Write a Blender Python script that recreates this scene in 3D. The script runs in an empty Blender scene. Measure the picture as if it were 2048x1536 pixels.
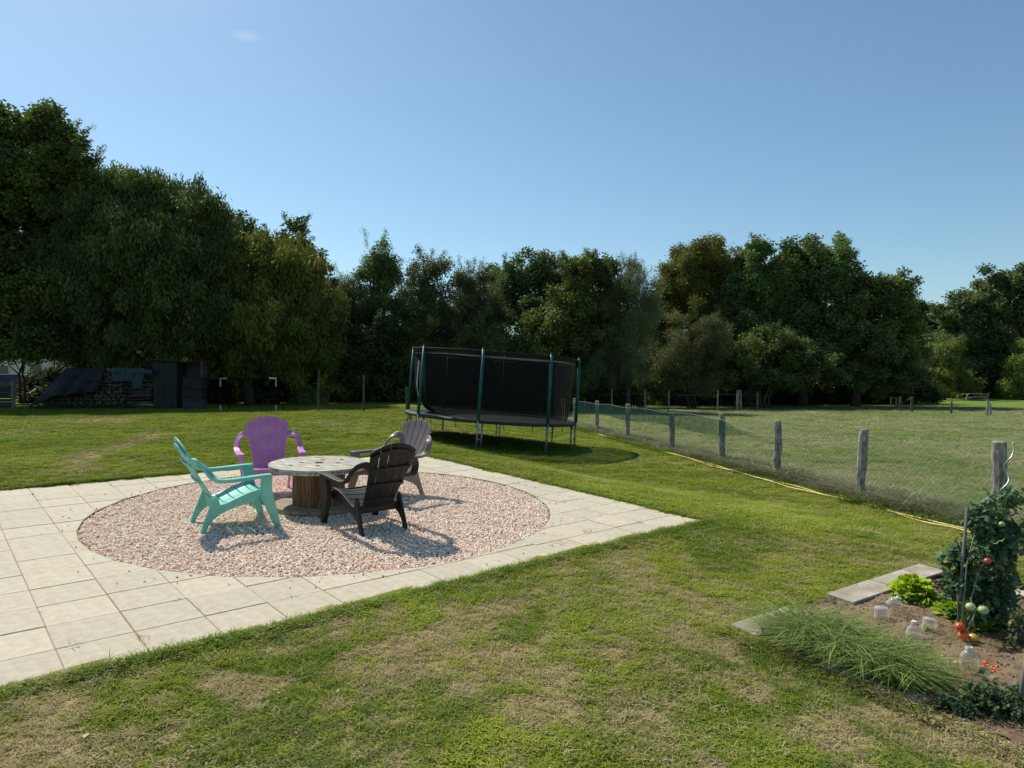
import bpy, math, random
import numpy as np
from mathutils import Vector, Matrix, Euler
random.seed(7); rng = np.random.default_rng(7)
S = bpy.context.scene; C = S.collection
F = 1410.0; HY = 757.0; CAMZ = 1.82

# ------------------------------------------------------------------ camera, light, exposure
cd = bpy.data.cameras.new('camera'); cam = bpy.data.objects.new('camera', cd); C.objects.link(cam)
cd.sensor_width = 36; cd.lens = 36 * F / 2048; cd.clip_start = .05; cd.clip_end = 3000
cam.location = (0, 0, CAMZ); cam.rotation_euler = (math.radians(90) - math.atan((768 - HY) / F), 0, 0)
S.camera = cam
S.view_settings.view_transform = 'Standard'; S.view_settings.look = 'None'
S.view_settings.exposure = 0.16; S.view_settings.gamma = 1; S.view_settings.use_curve_mapping = False
SUN_EL = math.radians(50); SUN_AZ = math.radians(-43)          # azimuth from +Y towards +X
sd = Vector((math.sin(SUN_AZ) * math.cos(SUN_EL), math.cos(SUN_AZ) * math.cos(SUN_EL), math.sin(SUN_EL)))
ld = bpy.data.lights.new('sun', 'SUN'); sun = bpy.data.objects.new('sun', ld); C.objects.link(sun)
ld.energy = 5.0; ld.angle = math.radians(.53); ld.color = (1, .93, .80)
sun.rotation_euler = (-sd).to_track_quat('-Z', 'Y').to_euler(); sun.location = sd * 30
W = bpy.data.worlds.new('World'); S.world = W; W.use_nodes = True
wn = W.node_tree; wn.nodes.clear()
sky = wn.nodes.new('ShaderNodeTexSky'); sky.sky_type = 'NISHITA'; sky.sun_disc = False
sky.sun_elevation = SUN_EL; sky.sun_rotation = SUN_AZ; sky.air_density = 1.0; sky.dust_density = .6; sky.ozone_density = 1.4
bg = wn.nodes.new('ShaderNodeBackground'); bg.inputs[1].default_value = .111
wo = wn.nodes.new('ShaderNodeOutputWorld')
# one faint wisp of cloud high on the left
tc = wn.nodes.new('ShaderNodeTexCoord')
wisp = Vector(((495 - 1024) / F, 1, (HY - 75) / F)).normalized()
mp = wn.nodes.new('ShaderNodeVectorMath'); mp.operation = 'SUBTRACT'; mp.inputs[1].default_value = wisp
wn.links.new(tc.outputs['Generated'], mp.inputs[0])
sc_ = wn.nodes.new('ShaderNodeVectorMath'); sc_.operation = 'MULTIPLY'; sc_.inputs[1].default_value = (48, 48, 130)
wn.links.new(mp.outputs[0], sc_.inputs[0])
ln = wn.nodes.new('ShaderNodeVectorMath'); ln.operation = 'LENGTH'; wn.links.new(sc_.outputs[0], ln.inputs[0])
nz = wn.nodes.new('ShaderNodeTexNoise'); nz.inputs['Scale'].default_value = 60; nz.inputs['Detail'].default_value = 6
wn.links.new(tc.outputs['Generated'], nz.inputs['Vector'])
m1 = wn.nodes.new('ShaderNodeMapRange'); m1.inputs[1].default_value = 1.0; m1.inputs[2].default_value = 0; m1.inputs[3].default_value = 0; m1.inputs[4].default_value = .26
wn.links.new(ln.outputs['Value'], m1.inputs[0])
m2 = wn.nodes.new('ShaderNodeMath'); m2.operation = 'MULTIPLY'; wn.links.new(m1.outputs[0], m2.inputs[0]); wn.links.new(nz.outputs[0], m2.inputs[1])
mx = wn.nodes.new('ShaderNodeMixRGB'); mx.inputs[2].default_value = (9, 9.5, 10, 1)
tint = wn.nodes.new('ShaderNodeMixRGB'); tint.blend_type = 'MULTIPLY'; tint.inputs[0].default_value = 1; tint.inputs[2].default_value = (.84, 1.0, 1.0, 1)
wn.links.new(sky.outputs[0], tint.inputs[1])
wn.links.new(m2.outputs[0], mx.inputs[0]); wn.links.new(tint.outputs[0], mx.inputs[1])
wn.links.new(mx.outputs[0], bg.inputs[0]); wn.links.new(bg.outputs[0], wo.inputs[0])

# ------------------------------------------------------------------ terrain
GO = np.array([-4.038, 5.733]); GA = np.array([.7632, .6461]); GB = np.array([-.6461, .7632]); GS = .42
def sm(t): t = np.clip(t, 0, 1); return t * t * (3 - 2 * t)
def T(x, y):
    x = np.asarray(x, float); y = np.asarray(y, float)
    u = ((x - GO[0]) * GA[0] + (y - GO[1]) * GA[1]) / GS; v = ((x - GO[0]) * GB[0] + (y - GO[1]) * GB[1]) / GS
    d = np.hypot(np.maximum(u - 14.0, 0), np.maximum(v - 8.4, 0)) * GS
    w = sm(d / 3.3)
    base = .003 - .0207 * np.clip(x, -12, 9) + .0416 * np.clip(y, -2, 14)
    far = .62 - .63 * sm((x + 5.4) / 7.5)
    return base * (1 - w) + far * w
def Tf(x, y): return float(T(x, y))
P0 = -math.atan((768 - HY) / F)
def ray(px, py):
    a = (px - 1024) / F; b = -(py - 768) / F
    return np.array([a, math.cos(P0) - b * math.sin(P0), b * math.cos(P0) + math.sin(P0)])
def at(px, py):            # point of the terrain seen at a place of the photograph
    d = ray(px, py); lo, t = 0, .5
    while CAMZ + d[2] * t > Tf(d[0] * t, d[1] * t) and t < 400: lo = t; t *= 1.03
    hi = t
    for _ in range(30):
        m = (lo + hi) / 2
        if CAMZ + d[2] * m > Tf(d[0] * m, d[1] * m): lo = m
        else: hi = m
    return Vector((d[0] * hi, d[1] * hi, CAMZ + d[2] * hi))
def atY(px, py, Y): d = ray(px, py); t = Y / d[1]; return Vector((d[0] * t, Y, CAMZ + d[2] * t))
def g2w(u, v): p = GO + GA * u * GS + GB * v * GS; return p
def w2g(x, y): return ((x - GO[0]) * GA[0] + (y - GO[1]) * GA[1]) / GS, ((x - GO[0]) * GB[0] + (y - GO[1]) * GB[1]) / GS
CU, CV, CR = 7.04, .888, 5.846            # gravel disc in slab units

def vn(x, y, s, seed):                     # value noise
    x = np.asarray(x) / s + 1000; y = np.asarray(y) / s + 1000
    xi = np.floor(x).astype(np.int64); yi = np.floor(y).astype(np.int64); fx = x - xi; fy = y - yi
    fx = fx * fx * (3 - 2 * fx); fy = fy * fy * (3 - 2 * fy)
    def h(a, b):
        n = (a * 374761393 + b * 668265263 + seed * 974634777) & 0x7fffffff
        n = ((n ^ (n >> 13)) * 1274126177) & 0x7fffffff
        return ((n ^ (n >> 16)) & 0xffff) / 65535.
    return (h(xi, yi) * (1 - fx) + h(xi + 1, yi) * fx) * (1 - fy) + (h(xi, yi + 1) * (1 - fx) + h(xi + 1, yi + 1) * fx) * fy
def fbm(x, y, s, seed, o=3):
    a = 0; w = 0
    for k in range(o): a = a + vn(x, y, s / 2 ** k, seed + k) * .55 ** k; w += .55 ** k
    return a / w

FA, FB = 7.245, .1865                       # fence line x = FA - FB*y
def fx_(y): return FA - FB * y
PATCH = [(150, 938, .35, .9), (185, 841, 1.2, .8), (20, 865, .8, .5), (1295, 1440, .28, 1.0), (1560, 1100, .5, .5), (1150, 1180, .6, .45), (450, 1500, .4, .45), (1010, 1260, .5, .45), (1380, 1290, .45, .5), (860, 1330, .35, .45), (740, 1480, .3, .5), (1700, 1400, .3, .5), (905, 866, 1.3, .35), (700, 850, 1.5, .3)]
PATCH = [(at(a, b), r, k) for a, b, r, k in PATCH]
STREAK = [at(*p) for p in [(150, 925), (175, 912), (215, 900), (260, 888), (295, 876), (320, 864)]]
STREAK = [STREAK[i].lerp(STREAK[i + 1], t) for i in range(5) for t in (0, .25, .5, .75)]
def dry(x, y):
    a = fbm(x, y, 1.1, 3); b = fbm(x, y, .22, 9, 3)
    near = 1 - sm((y - 4.2) / 4.0)
    d = sm((a * .34 + b * .66 - (.50 - .11 * near)) / .24) * (.34 + .56 * near)
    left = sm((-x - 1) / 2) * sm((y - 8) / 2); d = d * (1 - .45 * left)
    for p, r, k in PATCH: d = np.maximum(d, k * np.exp(-(((x - p.x) ** 2 + ((y - p.y) * .8) ** 2) / r ** 2)) * (.45 + b))
    for p in STREAK: d = np.maximum(d, 1.0 * np.exp(-(((x - p.x) ** 2 + (y - p.y) ** 2) / .26 ** 2)) * (.45 + b))
    return np.clip(d, 0, 1)

# ------------------------------------------------------------------ mesh helpers
class MB:
    def __init__(s): s.v = []; s.f = []
    def add(s, v, f):
        n = len(s.v); s.v += [tuple(map(float, p)) for p in v]; s.f += [tuple(i + n for i in q) for q in f]; return s
    def box(s, c, d, rot=None):
        v = [Vector(((i & 1) - .5, ((i >> 1) & 1) - .5, (i >> 2) - .5)) for i in range(8)]
        v = [Vector((p.x * d[0], p.y * d[1], p.z * d[2])) for p in v]
        if rot is not None: v = [rot @ p for p in v]
        return s.add([p + Vector(c) for p in v], [(0, 2, 3, 1), (4, 5, 7, 6), (0, 1, 5, 4), (2, 6, 7, 3), (0, 4, 6, 2), (1, 3, 7, 5)])
    def prism(s, poly, z0, z1, fn=None):
        n = len(poly); v = [(p[0], p[1], z0) for p in poly] + [(p[0], p[1], z1) for p in poly]
        if fn: v = [fn(*p) for p in v]
        return s.add(v, [tuple(range(n))[::-1], tuple(range(n, 2 * n))] + [(i, (i + 1) % n, (i + 1) % n + n, i + n) for i in range(n)])
    def tube(s, pts, r, n=8, cap=True):
        pts = [Vector(p) for p in pts]; m = len(pts); rs = r if hasattr(r, '__len__') else [r] * m
        base = len(s.v); up = Vector((0, 0, 1))
        t0 = (pts[1] - pts[0]).normalized(); a = t0.cross(up)
        if a.length < .1: a = t0.cross(Vector((1, 0, 0)))
        a.normalize(); v = []; f = []
        for i, p in enumerate(pts):
            t = (pts[min(i + 1, m - 1)] - pts[max(i - 1, 0)]).normalized()
            a = (a - t * a.dot(t)); a = a.normalized() if a.length > 1e-6 else t.orthogonal().normalized(); b = t.cross(a)
            for k in range(n): q = 2 * math.pi * k / n; v.append(p + (a * math.cos(q) + b * math.sin(q)) * rs[i])
        for i in range(m - 1):
            for k in range(n): f.append((i * n + k, i * n + (k + 1) % n, (i + 1) * n + (k + 1) % n, (i + 1) * n + k))
        if cap: f += [tuple(range(n))[::-1], tuple(range((m - 1) * n, m * n))]
        return s.add(v, f)
    def strap(s, pts, nrm, wid, th, sub=1):          # rectangular section swept with given normals
        pts = [Vector(p) for p in pts]; m = len(pts)
        if sub > 1:
            nrm = [Vector(q).normalized() for q in nrm]; wid = wid if hasattr(wid, '__len__') else [wid] * m; th = th if hasattr(th, '__len__') else [th] * m
            def cr(a, i, t): p0, p1, p2, p3 = a[max(i - 1, 0)], a[i], a[i + 1], a[min(i + 2, m - 1)]; return p1 + (p2 - p0) * (.5 * t) + (p0 * 2 - p1 * 5 + p2 * 4 - p3) * (.5 * t * t) + (p1 * 3 - p0 - p2 * 3 + p3) * (.5 * t ** 3)
            ks = [(i, k / sub) for i in range(m - 1) for k in range(sub)]
            P = [cr(pts, i, t) for i, t in ks] + [pts[-1]]; Nn = [nrm[i].lerp(nrm[i + 1], t) for i, t in ks] + [nrm[-1]]
            wid = [wid[i] * (1 - t) + wid[i + 1] * t for i, t in ks] + [wid[-1]]; th = [th[i] * (1 - t) + th[i + 1] * t for i, t in ks] + [th[-1]]
            pts, nrm, m = P, Nn, len(P)
        v = []; f = []
        for i, p in enumerate(pts):
            t = (pts[min(i + 1, m - 1)] - pts[max(i - 1, 0)]).normalized(); n = Vector(nrm[i]); n = (n - t * n.dot(t)).normalized(); w = t.cross(n)
            ww = wid[i] if hasattr(wid, '__len__') else wid; tt = th[i] if hasattr(th, '__len__') else th
            for a, b in ((-1, -1), (1, -1), (1, 1), (-1, 1)): v.append(p + w * a * ww / 2 + n * b * tt / 2)
        for i in range(m - 1):
            for k in range(4): f.append((i * 4 + k, i * 4 + (k + 1) % 4, (i + 1) * 4 + (k + 1) % 4, (i + 1) * 4 + k))
        f += [(3, 2, 1, 0), tuple(range((m - 1) * 4, m * 4))]
        return s.add(v, f)
    def lathe(s, prof, n=16, c=(0, 0, 0)):
        v = [(c[0] + r * math.cos(2 * math.pi * k / n), c[1] + r * math.sin(2 * math.pi * k / n), c[2] + z) for r, z in prof for k in range(n)]
        f = [(i * n + k, i * n + (k + 1) % n, (i + 1) * n + (k + 1) % n, (i + 1) * n + k) for i in range(len(prof) - 1) for k in range(n)]
        return s.add(v, f)
    def mesh(s, name, m=None, smooth=False):
        me = bpy.data.meshes.new(name); me.from_pydata(s.v, [], s.f); me.update()
        if m: me.materials.append(m)
        if smooth: me.polygons.foreach_set('use_smooth', [True] * len(me.polygons))
        return me
    def build(s, name, m, parent=None, smooth=False, bev=0):
        o = link(name, s.mesh(name, m, smooth), parent)
        if bev: bevel(o, bev)
        return o
def bevel(o, w, seg=2):
    b = o.modifiers.new('bevel', 'BEVEL'); b.width = w; b.segments = seg; b.limit_method = 'ANGLE'; b.angle_limit = math.radians(35)
def link(name, me, parent=None):
    o = bpy.data.objects.new(name, me); C.objects.link(o)
    if parent: o.parent = parent
    return o
def tag(o, label=None, cat=None, group=None, kind=None):
    if label: o['label'] = label
    if cat: o['category'] = cat
    if group: o['group'] = group
    if kind: o['kind'] = kind
    return o
def thing(name, label, cat, loc=(0, 0, 0), rz=0, group=None):
    o = bpy.data.objects.new(name, None); C.objects.link(o); o.location = loc; o.rotation_euler = (0, 0, rz); o.empty_display_size = .2
    return tag(o, label, cat, group)
# ------------------------------------------------------------------ materials
def mat(name, col, col2=None, scale=8, rough=.7, bump=0, bscale=None, detail=4, stretch=None, spec=.3, rnd=0, trans=0, metal=0, obj=True, ramp=(.35, .65)):
    m = bpy.data.materials.new(name); m.use_nodes = True; nt = m.node_tree; N = nt.nodes; L = nt.links
    p = N['Principled BSDF']; p.inputs['Roughness'].default_value = rough; p.inputs['Specular IOR Level'].default_value = spec; p.inputs['Metallic'].default_value = metal
    c4 = (*col, 1); p.inputs['Base Color'].default_value = c4; out = None
    if col2 is not None or bump or rnd:
        t = N.new('ShaderNodeTexCoord'); src = t.outputs['Object']
        if stretch:
            mp = N.new('ShaderNodeMapping'); mp.inputs['Scale'].default_value = stretch; L.new(src, mp.inputs['Vector']); src = mp.outputs[0]
    if col2 is not None:
        n = N.new('ShaderNodeTexNoise'); n.inputs['Scale'].default_value = scale; n.inputs['Detail'].default_value = detail; L.new(src, n.inputs['Vector'])
        r = N.new('ShaderNodeValToRGB'); r.color_ramp.elements[0].position = ramp[0]; r.color_ramp.elements[1].position = ramp[1]
        r.color_ramp.elements[0].color = c4; r.color_ramp.elements[1].color = (*col2, 1)
        L.new(n.outputs[0], r.inputs[0]); out = r.outputs[0]
    if rnd:
        oi = N.new('ShaderNodeObjectInfo'); hv = N.new('ShaderNodeHueSaturation')
        mr = N.new('ShaderNodeMapRange'); mr.inputs[3].default_value = 1 - rnd; mr.inputs[4].default_value = 1 + rnd
        L.new(oi.outputs['Random'], mr.inputs[0]); L.new(mr.outputs[0], hv.inputs['Value'])
        if out: L.new(out, hv.inputs['Color'])
        else: hv.inputs['Color'].default_value = c4
        out = hv.outputs[0]
    if out: L.new(out, p.inputs['Base Color'])
    if bump:
        b = N.new('ShaderNodeBump'); b.inputs['Strength'].default_value = bump; b.inputs['Distance'].default_value = .01
        n2 = N.new('ShaderNodeTexNoise'); n2.inputs['Scale'].default_value = bscale or scale * 3; n2.inputs['Detail'].default_value = 5; L.new(src, n2.inputs['Vector'])
        L.new(n2.outputs[0], b.inputs['Height']); L.new(b.outputs[0], p.inputs['Normal'])
    if trans:
        tr = N.new('ShaderNodeBsdfTranslucent'); mi = N.new('ShaderNodeMixShader'); mi.inputs[0].default_value = trans
        if out: L.new(out, tr.inputs[0])
        else: tr.inputs[0].default_value = c4
        L.new(p.outputs[0], mi.inputs[1]); L.new(tr.outputs[0], mi.inputs[2]); L.new(mi.outputs[0], N['Material Output'].inputs[0])
    return m
def instmat(name, trans=.3, rough=.6, spec=.25, attr='col', kind='INSTANCER'):
    m = bpy.data.materials.new(name); m.use_nodes = True; nt = m.node_tree; N = nt.nodes; L = nt.links
    p = N['Principled BSDF']; p.inputs['Roughness'].default_value = rough; p.inputs['Specular IOR Level'].default_value = spec
    a = N.new('ShaderNodeAttribute'); a.attribute_type = kind; a.attribute_name = attr; L.new(a.outputs['Color'], p.inputs['Base Color'])
    if trans:
        tr = N.new('ShaderNodeBsdfTranslucent'); mi = N.new('ShaderNodeMixShader'); mi.inputs[0].default_value = trans
        hs = N.new('ShaderNodeHueSaturation'); hs.inputs['Saturation'].default_value = 1.15; hs.inputs['Value'].default_value = 1.25
        L.new(a.outputs['Color'], hs.inputs['Color']); L.new(hs.outputs[0], tr.inputs[0])
        L.new(p.outputs[0], mi.inputs[1]); L.new(tr.outputs[0], mi.inputs[2]); L.new(mi.outputs[0], N['Material Output'].inputs[0])
    return m
M = {}
M['grass'] = instmat('grass_blades', .28, .85, .03)
M['leaf'] = instmat('tree_leaves', .30, .55, .3)
M['lettuce'] = instmat('lettuce_leaves', .35, .5, .3)
M['pebble'] = instmat('gravel_stones', 0, .85, .2)

# ------------------------------------------------------------------ scatter (points + template pieces in one object)
_gn = {}
def scatter_tree(K):
    if K in _gn: return _gn[K]
    g = bpy.data.node_groups.new('scatter_%d' % K, 'GeometryNodeTree'); _gn[K] = g
    g.interface.new_socket('Geometry', in_out='INPUT', socket_type='NodeSocketGeometry'); g.interface.new_socket('Geometry', in_out='OUTPUT', socket_type='NodeSocketGeometry')
    N = g.nodes; L = g.links; gi = N.new('NodeGroupInput'); go = N.new('NodeGroupOutput')
    def attr(n, t): a = N.new('GeometryNodeInputNamedAttribute'); a.data_type = t; a.inputs[0].default_value = n; return a.outputs[0]
    tp = attr('tpl', 'INT'); g2i = N.new('GeometryNodeGeometryToInstance')
    def sep(k):
        c = N.new('FunctionNodeCompare'); c.data_type = 'INT'; c.operation = 'EQUAL'
        L.new(tp, [s for s in c.inputs if s.name == 'A' and s.type == 'INT'][0]); [s for s in c.inputs if s.name == 'B' and s.type == 'INT'][0].default_value = k
        s = N.new('GeometryNodeSeparateGeometry'); s.domain = 'POINT'; L.new(gi.outputs[0], s.inputs[0]); L.new(c.outputs[0], s.inputs[1]); return s.outputs[0]
    for k in range(K): L.new(sep(k), g2i.inputs[0])
    io = N.new('GeometryNodeInstanceOnPoints'); L.new(sep(-1), io.inputs['Points']); L.new(g2i.outputs[0], io.inputs['Instance'])
    io.inputs['Pick Instance'].default_value = True; L.new(attr('idx', 'INT'), io.inputs['Instance Index'])
    L.new(attr('rot', 'FLOAT_VECTOR'), io.inputs['Rotation']); L.new(attr('scl', 'FLOAT_VECTOR'), io.inputs['Scale'])
    L.new(io.outputs[0], go.inputs[0]); return g
def scatter(name, pts, rot, scl, col, tpls, m, parent=None, idx=None, smooth=False):
    n = len(pts); K = len(tpls)
    idx = rng.integers(0, K, n) if idx is None else idx
    scl = np.asarray(scl, float); scl = np.repeat(scl[:, None], 3, 1) if scl.ndim == 1 else scl
    V = [np.asarray(pts, float)]; tv = [-np.ones(n, int)]; fs = []; off = n
    for k, t in enumerate(tpls):
        v = np.array(t.v); V.append(v); tv.append(np.full(len(v), k)); fs += [tuple(i + off for i in f) for f in t.f]; off += len(v)
    V = np.concatenate(V); tv = np.concatenate(tv); me = bpy.data.meshes.new(name); me.from_pydata(V.tolist(), [], fs); me.update()
    tot = len(V)
    def A(nm, ty, data, w):
        a = me.attributes.new(nm, ty, 'POINT'); full = np.zeros((tot, w) if w > 1 else tot, dtype=np.int32 if ty == 'INT' else np.float32)
        full[:len(data)] = data; a.data.foreach_set({'INT': 'value', 'FLOAT_VECTOR': 'vector', 'FLOAT_COLOR': 'color'}[ty], full.ravel())
    A('tpl', 'INT', tv, 1); A('idx', 'INT', idx, 1); A('rot', 'FLOAT_VECTOR', rot, 3); A('scl', 'FLOAT_VECTOR', scl, 3)
    A('col', 'FLOAT_COLOR', np.concatenate([np.clip(col, 0, 1), np.ones((n, 1))], 1), 4)
    me.materials.append(m)
    if smooth: me.polygons.foreach_set('use_smooth', [True] * len(me.polygons))
    o = link(name, me, parent); md = o.modifiers.new('scatter', 'NODES'); md.node_group = scatter_tree(K); o['kind'] = 'stuff'
    return o
R = rng.random
def rz(n): return np.stack([np.zeros(n), np.zeros(n), R(n) * 6.283], 1)
def tuft(nb, h, w, spread, bend, seed, segs=2, flat=.3):
    r = np.random.default_rng(seed); b = MB()
    for _ in range(nb):
        a = r.random() * 6.283; x = (r.random() - .5) * 2 * spread; y = (r.random() - .5) * 2 * spread; hh = h * (.45 + .75 * r.random()); bd = bend * (.3 + r.random()) * hh
        dx, dy = math.cos(a), math.sin(a); ww = w * (.7 + .6 * r.random()); v = []; q = a + 1.57 + (r.random() - .5)
        ex, ey = math.cos(q) * ww / 2, math.sin(q) * ww / 2
        for i in range(segs):
            t = i / segs; v += [(x + dx * bd * t * t - ex * (1 - .3 * t), y + dy * bd * t * t - ey * (1 - .3 * t), hh * (t - flat * t * t * bend)), (x + dx * bd * t * t + ex * (1 - .3 * t), y + dy * bd * t * t + ey * (1 - .3 * t), hh * (t - flat * t * t * bend))]
        v.append((x + dx * bd, y + dy * bd, hh * max(.1, 1 - flat * bend)))
        f = [(2 * i, 2 * i + 1, 2 * i + 3, 2 * i + 2) for i in range(segs - 1)] + [(2 * segs - 2, 2 * segs - 1, 2 * segs)]
        b.add(v, f)
    return b
def leafclump(nl, rad, L_, Wd, seed, droop=0, flatz=1.):
    r = np.random.default_rng(seed); b = MB()
    for _ in range(nl):
        p = r.normal(size=3); p /= np.linalg.norm(p); p *= rad * r.random() ** .5; p[2] *= flatz
        d = r.normal(size=3); d[2] = d[2] * .5 - .35 - droop; d /= np.linalg.norm(d)
        s = np.cross(d, r.normal(size=3)); s /= np.linalg.norm(s); n = np.cross(d, s)
        l = L_ * (.7 + .6 * r.random()); w = Wd * (.7 + .6 * r.random())
        b.add([p, p + d * l * .45 + s * w / 2 + n * w * .15, p + d * l, p + d * l * .45 - s * w / 2 + n * w * .15], [(0, 1, 2, 3)])
    return b

# ------------------------------------------------------------------ garden bed outline (needed by the lawn)
BL = at(1463, 1260); BT = at(1843, 1136)
bu = (BT - BL); bu.z = 0; blen = bu.length; bu.normalize(); bv = Vector((bu.y, -bu.x, 0))     # bv points to the camera's right
BW = 3.0
def bedpt(s, t): p = BL + bu * s + bv * t; p.z = Tf(p.x, p.y); return p
def inbed(x, y, m=0):
    dx = x - BL.x; dy = y - BL.y; s = dx * bu.x + dy * bu.y; t = dx * bv.x + dy * bv.y
    return (s > -m) & (s < blen + m) & (t > -m) & (t < BW + m)
def inpatio(x, y, m=0.):
    u, v = w2g(x, y); return (u > -9) & (u < 14.05 + m) & (v > -5.95 - m) & (v < 8.05 + m)
HA, HB, HX0, HX1 = .0, .0, 0, 0
def lawnback(x): return np.interp(x, [-60, -20, -8, 0, 15, 24, 60], [27.5, 27.5, 28.5, 33, 41, 43.5, 47])

# ------------------------------------------------------------------ the ground
def axis(parts):
    o = []
    for a, b, s in parts: o += list(np.arange(a, b, s))
    return np.array(o + [parts[-1][1]])
gx = axis([(-900, -100, 100), (-100, -30, 5), (-30, -9, .6), (-9, 8, .075), (8, 30, .5), (30, 100, 5), (100, 900, 100)])
gy = axis([(-60, -4, 4), (-4, 2, .5), (2, 12, .075), (12, 30, .2), (30, 70, 1), (70, 200, 10), (200, 1500, 100)])
X, Y = np.meshgrid(gx, gy); Z = T(X, Y)
Z = Z + (fbm(X, Y, .5, 40) - .5) * .02 * (Y > 1) * (Y < 30)
ip = inpatio(X, Y, -.25); Z = Z - .07 * ip; ib = inbed(X, Y, -.02); Z = Z - .05 * ib
nx = len(gx); ny = len(gy)
verts = np.stack([X, Y, Z], -1).reshape(-1, 3)
idx = np.arange(nx * ny).reshape(ny, nx); quads = np.stack([idx[:-1, :-1], idx[:-1, 1:], idx[1:, 1:], idx[1:, :-1]], -1).reshape(-1, 4)
cx_ = verts[quads].mean(1); isf = (cx_[:, 0] > fx_(cx_[:, 1]) + .05) & (cx_[:, 1] < 1400)
D = dry(X, Y).ravel()
def pick(c0, c1, t): t = np.asarray(t)[:, None]; return np.array(c0) * (1 - t) + np.array(c1) * t
lawncol = pick((.13, .155, .020), (.31, .25, .125), D)
fieldD = np.clip(fbm(X, Y, 2.2, 77).ravel() * .9 + fbm(X, Y, .5, 78).ravel() * .5 - .35, 0, 1)
fieldcol = pick((.155, .205, .06), (.28, .265, .145), fieldD)
farg = sm((Y.ravel() - 42) / 5)[:, None]; fieldcol = fieldcol * (1 - farg) + np.array((.21, .29, .07)) * farg
def groundmat(name):
    m = bpy.data.materials.new(name); m.use_nodes = True; nt = m.node_tree; N = nt.nodes; L = nt.links; p = N['Principled BSDF']; p.inputs['Roughness'].default_value = .95; p.inputs['Specular IOR Level'].default_value = .05
    a = N.new('ShaderNodeAttribute'); a.attribute_name = 'col'; t = N.new('ShaderNodeTexCoord')
    n = N.new('ShaderNodeTexNoise'); n.inputs['Scale'].default_value = 14; n.inputs['Detail'].default_value = 8; n.inputs['Roughness'].default_value = .7; L.new(t.outputs['Object'], n.inputs['Vector'])
    r = N.new('ShaderNodeMapRange'); r.inputs[1].default_value = .3; r.inputs[2].default_value = .7; r.inputs[3].default_value = .55; r.inputs[4].default_value = 1.4; L.new(n.outputs[0], r.inputs[0])
    h = N.new('ShaderNodeHueSaturation'); L.new(r.outputs[0], h.inputs['Value']); L.new(a.outputs['Color'], h.inputs['Color']); L.new(h.outputs[0], p.inputs['Base Color'])
    b = N.new('ShaderNodeBump'); b.inputs['Strength'].default_value = .8; b.inputs['Distance'].default_value = .03; L.new(n.outputs[0], b.inputs['Height']); L.new(b.outputs[0], p.inputs['Normal'])
    return m
gm = groundmat('grass_ground')
def gsheet(name, sel, col):
    q = quads[sel]; used = np.unique(q); mp = -np.ones(len(verts), int); mp[used] = np.arange(len(used))
    me = bpy.data.meshes.new(name); me.from_pydata(verts[used].tolist(), [], mp[q].tolist()); me.update()
    a = me.attributes.new('col', 'FLOAT_COLOR', 'POINT'); a.data.foreach_set('color', np.concatenate([col[used], np.ones((len(used), 1))], 1).astype(np.float32).ravel())
    me.materials.append(gm); me.polygons.foreach_set('use_smooth', [True] * len(me.polygons)); return tag(link(name, me), kind='structure')
gsheet('lawn', ~isf, lawncol); gsheet('field', isf, fieldcol)

# ------------------------------------------------------------------ patio of slabs with the round gravel bed
Ms = mat('cream_concrete_slab', (.43, .38, .282), (.51, .465, .36), scale=14, rough=.85, bump=.25, bscale=160, rnd=.06, detail=9)
patio = tag(thing('patio', None, None), kind='structure'); patio['label'] = 'cream concrete slab terrace around the round gravel bed'
bb_ = MB(); vo = []; nn_ = 144
for k in range(nn_):
    q = 2 * math.pi * k / nn_; cu, cv = math.cos(q), math.sin(q); ts = [((14.0 if cu > 0 else -9) - CU) / cu if abs(cu) > 1e-6 else 1e9, ((8.0 if cv > 0 else -5.9) - CV) / cv if abs(cv) > 1e-6 else 1e9]; t = min(ts)
    for rr_ in (CR - .02, max(t, CR)): p = g2w(CU + rr_ * cu, CV + rr_ * cv); vo.append((p[0], p[1], Tf(*p) - .006))
fo = [(2 * k, 2 * k + 1, (2 * k + 3) % (2 * nn_), (2 * k + 2) % (2 * nn_)) for k in range(nn_)]
corner = []
for cu_, cv_ in ((14.0, 8.0), (-9, 8.0), (-9, -5.9), (14.0, -5.9)): p = g2w(cu_, cv_); corner.append((p[0], p[1], Tf(*p) - .006))
for c4_, (cu_, cv_) in zip(corner, ((14.0, 8.0), (-9, 8.0), (-9, -5.9), (14.0, -5.9))):
    ka = int((math.atan2(cv_ - CV, cu_ - CU) % (2 * math.pi)) / (2 * math.pi) * nn_); vo.append(c4_); fo.append((2 * ka + 1, len(vo) - 1, (2 * ka + 3) % (2 * nn_)))
bb_.add(vo, fo)
bb_.build('joint_sand', mat('joint_sand', (.20, .16, .11), (.38, .30, .20), scale=1.5, rough=1), patio)
def clip_circle(poly):
    out = []; n = len(poly)
    ins = lambda p: math.hypot(p[0] - CU, p[1] - CV) < CR
    for i in range(n):
        a, b = poly[i], poly[(i + 1) % n]
        if not ins(a): out.append(a)
        dx, dy = b[0] - a[0], b[1] - a[1]; fx, fy = a[0] - CU, a[1] - CV
        A = dx * dx + dy * dy; B = 2 * (fx * dx + fy * dy); Cc = fx * fx + fy * fy - CR * CR; disc = B * B - 4 * A * Cc
        if disc > 0 and ins(a) != ins(b):
            for s in (-1, 1):
                t = (-B + s * math.sqrt(disc)) / (2 * A)
                if 0 < t < 1: out.append((a[0] + dx * t, a[1] + dy * t))
    return out
ul = [-9, -8, -7, -6, -5, -4, -3, -2, -1] + list(range(0, 10)) + [9.9, 10.8, 11.65, 12.5, 13.3, 14.05]
slabs = {}
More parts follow.
